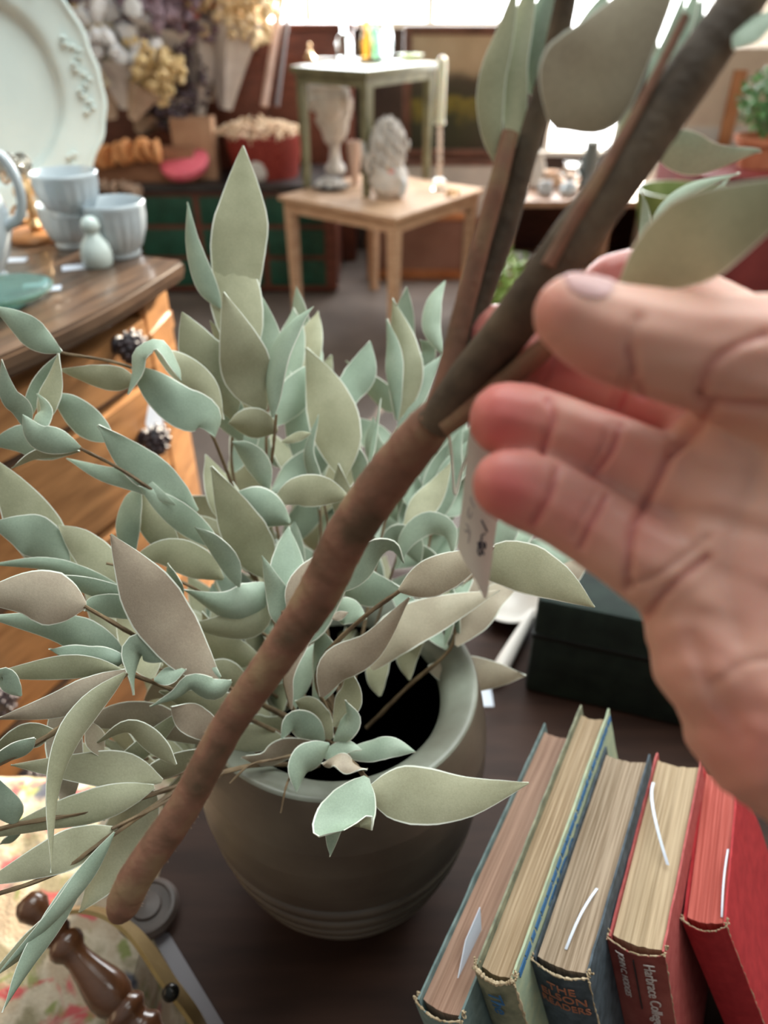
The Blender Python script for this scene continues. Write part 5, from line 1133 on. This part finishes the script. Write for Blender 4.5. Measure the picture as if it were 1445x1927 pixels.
L_(hb, 'g', 24, .19, .19, [(1380, 90), (1420, 50), (1480, 10)], 20, 50)
L_(hb, 'g', 34, .235, .235, [(1225, 262), (1280, 285), (1340, 300), (1432, 282)], -10, -30, .38, .2, .10)
L_(hb, 'g', 12, .25, .25, [(1212, 470), (1245, 400), (1300, 355), (1392, 326)], 30, 20, .5, .2, .01)
L_(hb, 'g', 9, .25, .25, [(1268, 430), (1300, 395), (1340, 365), (1372, 335)], 30, 20, .5, .2, .01)
L_(hb, 'g', 9, .25, .25, [(1202, 470), (1212, 430), (1213, 395), (1207, 365)], 20, 30, .4)
L_(hb, 'k', 74, .196, .165, [(1165, 545), (1260, 480), (1360, 425), (1560, 330)], 0, -10, .50, .12, .01)

# price tag tied to the branch
M_tagp = mat('tag_paper', (.60, .56, .49), (.70, .66, .58), rough=.7, scale=12)
M_ink = mat('ink', (.03, .028, .05), rough=.6); M_ink2 = mat('ink_faint', (.36, .34, .34), rough=.7)
tg = thing('price_tag', 'cream paper price tag hanging below the fingers with handwriting', 'tag', at(905, 1000, .245))
def tp(x, y, o=0.0):
    u = (x-860)/80; return at(x, y, .245+.006*((u-.5)**2)*4*.5+.010*(y-900)/230+o)-tg.location
rows = [(800, 884, 946), (840, 880, 944), (900, 874, 941), (965, 867, 938), (1000, 863, 933), (1030, 860, 929), (1060, 876, 925), (1095, 896, 920), (1118, 907, 918), (1127, 911, 914)]
mb = MB(); vs_ = []
for o in (0, .0007):
    for (y, a, b) in rows: vs_ += [tp(a+(b-a)*i/6, y, o) for i in range(7)]
n = len(rows); m1 = n*7; fs = []
for j in range(n-1):
    for i in range(6): a = j*7+i; fs += [(a, a+7, a+8, a+1), (m1+a, m1+a+1, m1+a+8, m1+a+7)]
    fs += [(j*7, m1+j*7, m1+j*7+7, j*7+7), (j*7+6, j*7+13, m1+j*7+13, m1+j*7+6)]
fs += [tuple([m1+i for i in range(7)]+[i for i in range(6, -1, -1)]), tuple([(n-1)*7+i for i in range(7)]+[m1+(n-1)*7+i for i in range(6, -1, -1)])]
mb.add(vs_, fs).build('paper', M_tagp, tg)
mb = MB()
for st in ([(906, 979), (911, 989), (917, 1001)], [(909, 1004), (912, 1006)], [(906, 1006), (906, 1015), (902, 1026), (899, 1037), (903, 1046), (906, 1038), (905, 1026), (899, 1020)], [(900, 1024), (908, 1022), (911, 1030), (912, 1033), (914, 1025), (911, 1020)], [(899, 1022), (905, 1032), (911, 1044)]):
    mb.tube([tp(x, y, -.0001) for x, y in spline([(a, b, 0) for a, b in st], 10) for x, y in [(x, y)]] if False else [tp(q.x, q.y, -.0001) for q in spline([(a, b, 0) for a, b in st], 12)], .00028, 5)
mb.build('handwriting', M_ink, tg)
mb = MB()
for st in ([(885, 935), (887, 945), (893, 955)], [(882, 955), (880, 968), (884, 975), (888, 965)], [(876, 985), (881, 992), (878, 1002), (873, 996)], [(884, 998), (883, 1010), (881, 1022)]):
    mb.tube([tp(q.x, q.y, -.00008) for q in spline([(a, b, 0) for a, b in st], 12)], .0002, 5)
mb.build('handwriting', M_ink2, tg, label='faint handwriting showing through')
MB().tube([q-tg.location for q in spline([at(905, 815, .246), at(870, 880, .262), at(856, 930, .262), at(850, 860, .262), at(842, 800, .257), at(836, 790, .252)], 40)], .0005, 6).build('string', M_tagp, tg)

# ------------------------------------------------------------------ the person's right hand
M_skin = mat('skin', (.57, .32, .245), (.65, .385, .30), rough=.48, scale=14, bump=.35, bscale=900, bdist=.0003, sss=.35, sssr=(.012, .0035, .0018), spec=.35)
def skin_nodes(m):
    N = m.node_tree.nodes; L = m.node_tree.links; b = N['Principled BSDF']; src = b.inputs['Base Color'].links[0].from_socket
    a = N.new('ShaderNodeAttribute'); a.attribute_name = 'flush_crease_shade'; mx = N.new('ShaderNodeMix'); mx.data_type = 'RGBA'; mx.inputs[7].default_value = (.52, .13, .12, 1)
    n = N.new('ShaderNodeTexNoise'); n.inputs['Scale'].default_value = 45; n.inputs['Detail'].default_value = 3; t = N.new('ShaderNodeTexCoord'); L.new(t.outputs['Object'], n.inputs[0])
    ad = N.new('ShaderNodeMath'); ad.operation = 'MULTIPLY_ADD'; ad.inputs[1].default_value = .35; L.new(n.outputs['Fac'], ad.inputs[0]); 
    sb = N.new('ShaderNodeMath'); sb.operation = 'SUBTRACT'; sb.use_clamp = True; sb.inputs[1].default_value = .17; L.new(a.outputs['Fac'], ad.inputs[2]); L.new(ad.outputs[0], sb.inputs[0])
    L.new(sb.outputs[0], mx.inputs[0]); L.new(src, mx.inputs[6]); L.new(mx.outputs[2], b.inputs['Base Color'])
skin_nodes(M_skin)
M_nail = mat('nail', (.56, .27, .25), (.60, .33, .31), rough=.45, scale=60, sss=.2, spec=.3)
def chain(mb, pts, step=.12):
    # pts: (x, y, radius px, depth [, flatten])
    P = [(at(x, y, d), pxw(r, d)) for x, y, r, d in pts]
    for (a, ra), (b, rb) in zip(P, P[1:]):
        L = (b-a).length; n = max(2, int(L/(min(ra, rb)*.22)))
        for i in range(n+1):
            t = i/n; mb.ball(a.lerp(b, t), ra+(rb-ra)*t, 2)
hm = MB()
chain(hm, [(1078, 592, 78, .183), (1110, 610, 88, .184), (1150, 628, 96, .184), (1205, 640, 102, .184), (1270, 655, 108, .185), (1345, 668, 116, .187), (1440, 690, 140, .192), (1580, 770, 190, .20), (1750, 960, 250, .205)])
chain(hm, [(1100, 620, 60, .226), (1130, 590, 66, .228), (1160, 552, 76, .229), (1200, 550, 84, .228), (1290, 590, 86, .222), (1400, 660, 100, .215), (1560, 780, 130, .213)])            # index
chain(hm, [(936, 638, 68, .247), (985, 660, 70, .244), (1045, 690, 72, .240), (1120, 715, 76, .234), (1185, 740, 78, .229), (1265, 775, 82, .222), (1345, 805, 95, .216), (1500, 880, 130, .213)])   # middle
chain(hm, [(953, 790, 74, .216), (990, 800, 80, .216), (1040, 817, 80, .215), (1095, 838, 80, .213), (1150, 858, 82, .211), (1205, 880, 82, .208), (1270, 912, 90, .205), (1400, 980, 120, .206)])          # ring
chain(hm, [(955, 912, 70, .205), (985, 922, 78, .205), (1035, 942, 79, .204), (1080, 968, 79, .203), (1130, 998, 82, .202), (1190, 1035, 86, .200), (1260, 1075, 98, .200), (1400, 1130, 130, .203)])    # little
for a, b in (((1345, 860, 105, .206), (1600, 960, 190, .210)), ((1330, 940, 105, .203), (1620, 1050, 200, .208)), ((1315, 1040, 105, .201), (1640, 1150, 200, .206)), ((1310, 1120, 110, .200), (1640, 1250, 200, .206)),
             ((1320, 1175, 108, .199), (1480, 1330, 190, .200)), ((1345, 1240, 120, .198), (1500, 1350, 170, .199)), ((1480, 1340, 195, .200), (1700, 1420, 260, .208)), ((1520, 860, 150, .200), (1640, 1000, 190, .203)), ((1420, 1230, 150, .205), (1640, 1300, 230, .209))):
    chain(hm, [a, b])
chain(hm, [(1640, 1180, 250, .212), (1900, 1300, 250, .222), (2250, 1420, 255, .24), (2700, 1560, 270, .26)])
person = thing('person', "bare right hand pinching the brown branch, palm toward the viewer", 'person', at(1500, 1000, .22))
tmp = hm.build('hand', M_skin, None, smooth=True)
md = tmp.modifiers.new('r', 'REMESH'); md.mode = 'VOXEL'; md.voxel_size = .0011; md.use_smooth_shade = True
sm = tmp.modifiers.new('s', 'SMOOTH'); sm.iterations = 9; sm.factor = .6
dg = bpy.context.evaluated_depsgraph_get(); me = bpy.data.meshes.new_from_object(tmp.evaluated_get(dg)); bpy.data.objects.remove(tmp)
nv = len(me.vertices); co = np.empty(nv*3); me.vertices.foreach_get('co', co); co = co.reshape(-1, 3)
no = np.empty(nv*3); me.vertices.foreach_get('normal', no); no = no.reshape(-1, 3)
rel_ = co-np.array(C_); dep = rel_@np.array(F_); X = W/2+F*(rel_@np.array(R_))/dep; Y = H/2-F*(rel_@np.array(U_))/dep
fac = np.clip(-(no*rel_).sum(1)/np.linalg.norm(rel_, axis=1)*2, 0, 1)
def seg_dist(pts):
    S_ = [(q.x, q.y) for q in spline([(a, b, 0) for a, b in pts], 14)]; dm = np.full(nv, 1e9)
    for (ax_, ay_), (bx_, by_) in zip(S_, S_[1:]):
        dx, dy = bx_-ax_, by_-ay_; L2 = dx*dx+dy*dy+1e-9; t = np.clip(((X-ax_)*dx+(Y-ay_)*dy)/L2, 0, 1); dm = np.minimum(dm, np.hypot(X-ax_-t*dx, Y-ay_-t*dy))
    return dm
crs = np.zeros(nv); disp = np.zeros(nv); sel = dep < .262
for pts, dpt, wd in (
    ([(1032, 752), (1040, 790), (1022, 850)], .0010, 7), ([(1168, 800), (1150, 850), (1118, 892)], .0010, 6), ([(1150, 795), (1132, 845), (1105, 885)], .0007, 5),
    ([(1050, 880), (1035, 930), (1005, 985)], .0009, 7), ([(1140, 935), (1110, 990), (1092, 1030)], .0010, 6), ([(1122, 925), (1092, 980), (1078, 1010)], .0006, 5),
    ([(1262, 850), (1235, 910), (1213, 948)], .0016, 8), ([(1213, 948), (1190, 1000), (1182, 1060), (1181, 1105)], .0014, 8), ([(1345, 760), (1300, 815), (1268, 848)], .0018, 9),
    ([(1181, 1108), (1240, 1080), (1300, 1038), (1330, 1010)], .0008, 7), ([(1205, 1175), (1260, 1110), (1330, 1050)], .0014, 8),
    ([(1445, 765), (1380, 762), (1325, 760), (1315, 745)], .0016, 8), ([(1318, 750), (1330, 700), (1370, 660), (1440, 630)], .0009, 9), ([(1190, 680), (1185, 640), (1200, 600)], .0007, 10), ([(1182, 660), (1192, 700), (1210, 745)], .0009, 7),
    ([(1190, 700), (1180, 735), (1165, 770)], .0010, 6), ([(1175, 700), (1165, 735), (1152, 765)], .0007, 5), ([(1040, 655), (1035, 690), (1025, 715)], .0007, 6),
    ([(1445, 860), (1400, 960), (1370, 1080), (1390, 1200)], .0008, 22), ([(1300, 1200), (1340, 1300), (1400, 1380)], .0007, 18), ([(1340, 1290), (1400, 1250), (1460, 1240)], .0005, 9),
    ):
    dd = seg_dist(pts); disp += 1.15*dpt*np.exp(-(dd/wd)**2); crs = np.maximum(crs, .32*np.exp(-(dd/(wd*1.2))**2)*(dpt > .0008))  # redder crease colour also stands in for the shade inside the folds
# soft wrinkles of the thumb base
wr_ = np.array([mnoise.noise(Vector((a*.010, b*.022, 0))) for a, b in zip(X, Y)])
disp += .00035*wr_*(X > 1150)
co2 = co - no*(disp*fac*sel)[:, None]; me.vertices.foreach_set('co', co2.ravel())
fl = np.zeros(nv)
def blob(x, y, r, a, d0=0, d1=1): global fl; fl = np.maximum(fl, a*np.exp(-((X-x)**2+(Y-y)**2)/r**2)*((dep > d0) & (dep < d1)))
blob(940, 790, 110, .95); blob(950, 920, 105, .95); blob(1110, 850, 90, .55); blob(1080, 970, 90, .5); blob(905, 640, 90, .8); blob(1050, 700, 140, .8, .21); blob(1200, 770, 110, .7, .205); blob(1150, 510, 110, .7, .2); blob(1030, 590, 60, .35)
blob(1120, 690, 80, .35); blob(1200, 1000, 80, .35); blob(1400, 1400, 120, .5); blob(1330, 1250, 100, .25); blob(1200, 870, 60, .4); blob(1440, 1130, 100, .2)
fl = np.clip(fl+.08+crs*sel, 0, 1)
at_ = me.attributes.new('flush_crease_shade', 'FLOAT', 'POINT'); at_.data.foreach_set('value', fl.astype(np.float32))
me.transform(Matrix.Translation(-person.location)); me.update()
me.materials.clear(); me.materials.append(M_skin); me.polygons.foreach_set('use_smooth', [True]*len(me.polygons))
ho = bpy.data.objects.new('hand', me); COL.objects.link(ho); ho.parent = person
# thumb nail: curved plate lying on the upper front of the thumb tip
from mathutils.bvhtree import BVHTree
bvh = BVHTree.FromPolygons([v.co.copy() for v in me.vertices], [tuple(p.vertices) for p in me.polygons])
mb = MB(); vs_ = []; n1_, n2_ = 14, 12
ctr = at(1078, 592, .183); ax_t = (at(1205, 628, .184)-ctr).normalized(); upv = (U_*.80-F_*.60); upv = (upv-ax_t*upv.dot(ax_t)).normalized(); sdv = ax_t.cross(upv)
rr = pxw(80, .183)
for s_ in (0, 1):
    for i in range(n1_+1):
        for j in range(n2_+1):
            u_ = i/n1_*2-1; v_ = j/n2_*2-1; k = (1-abs(u_)**2.6)**.5 if abs(u_) < 1 else 0
            an = v_*.72*k; l = u_*.0060+.0005
            r_ = rr*(1.0+.012*s_)+.0003+ (l*.22 if l < 0 else l*.16)
            dr_ = (upv*math.cos(an)+sdv*math.sin(an)); o_ = ctr+ax_t*(l-.0002)-person.location; hit = bvh.ray_cast(o_+dr_*.03, -dr_)
            r_ = (hit[0]-o_).length if hit[0] else rr
            vs_.append(o_+dr_*(r_+.00015+.00045*s_*(1-.6*abs(v_))))
M1 = (n1_+1)*(n2_+1); fs = []
for i in range(n1_):
    for j in range(n2_): a = i*(n2_+1)+j; fs += [(a, a+1, a+n2_+2, a+n2_+1), (M1+a, M1+a+n2_+1, M1+a+n2_+2, M1+a+1)]
mb.add(vs_, fs).build('nail', M_nail, person, ang=60, label='pink thumb nail')
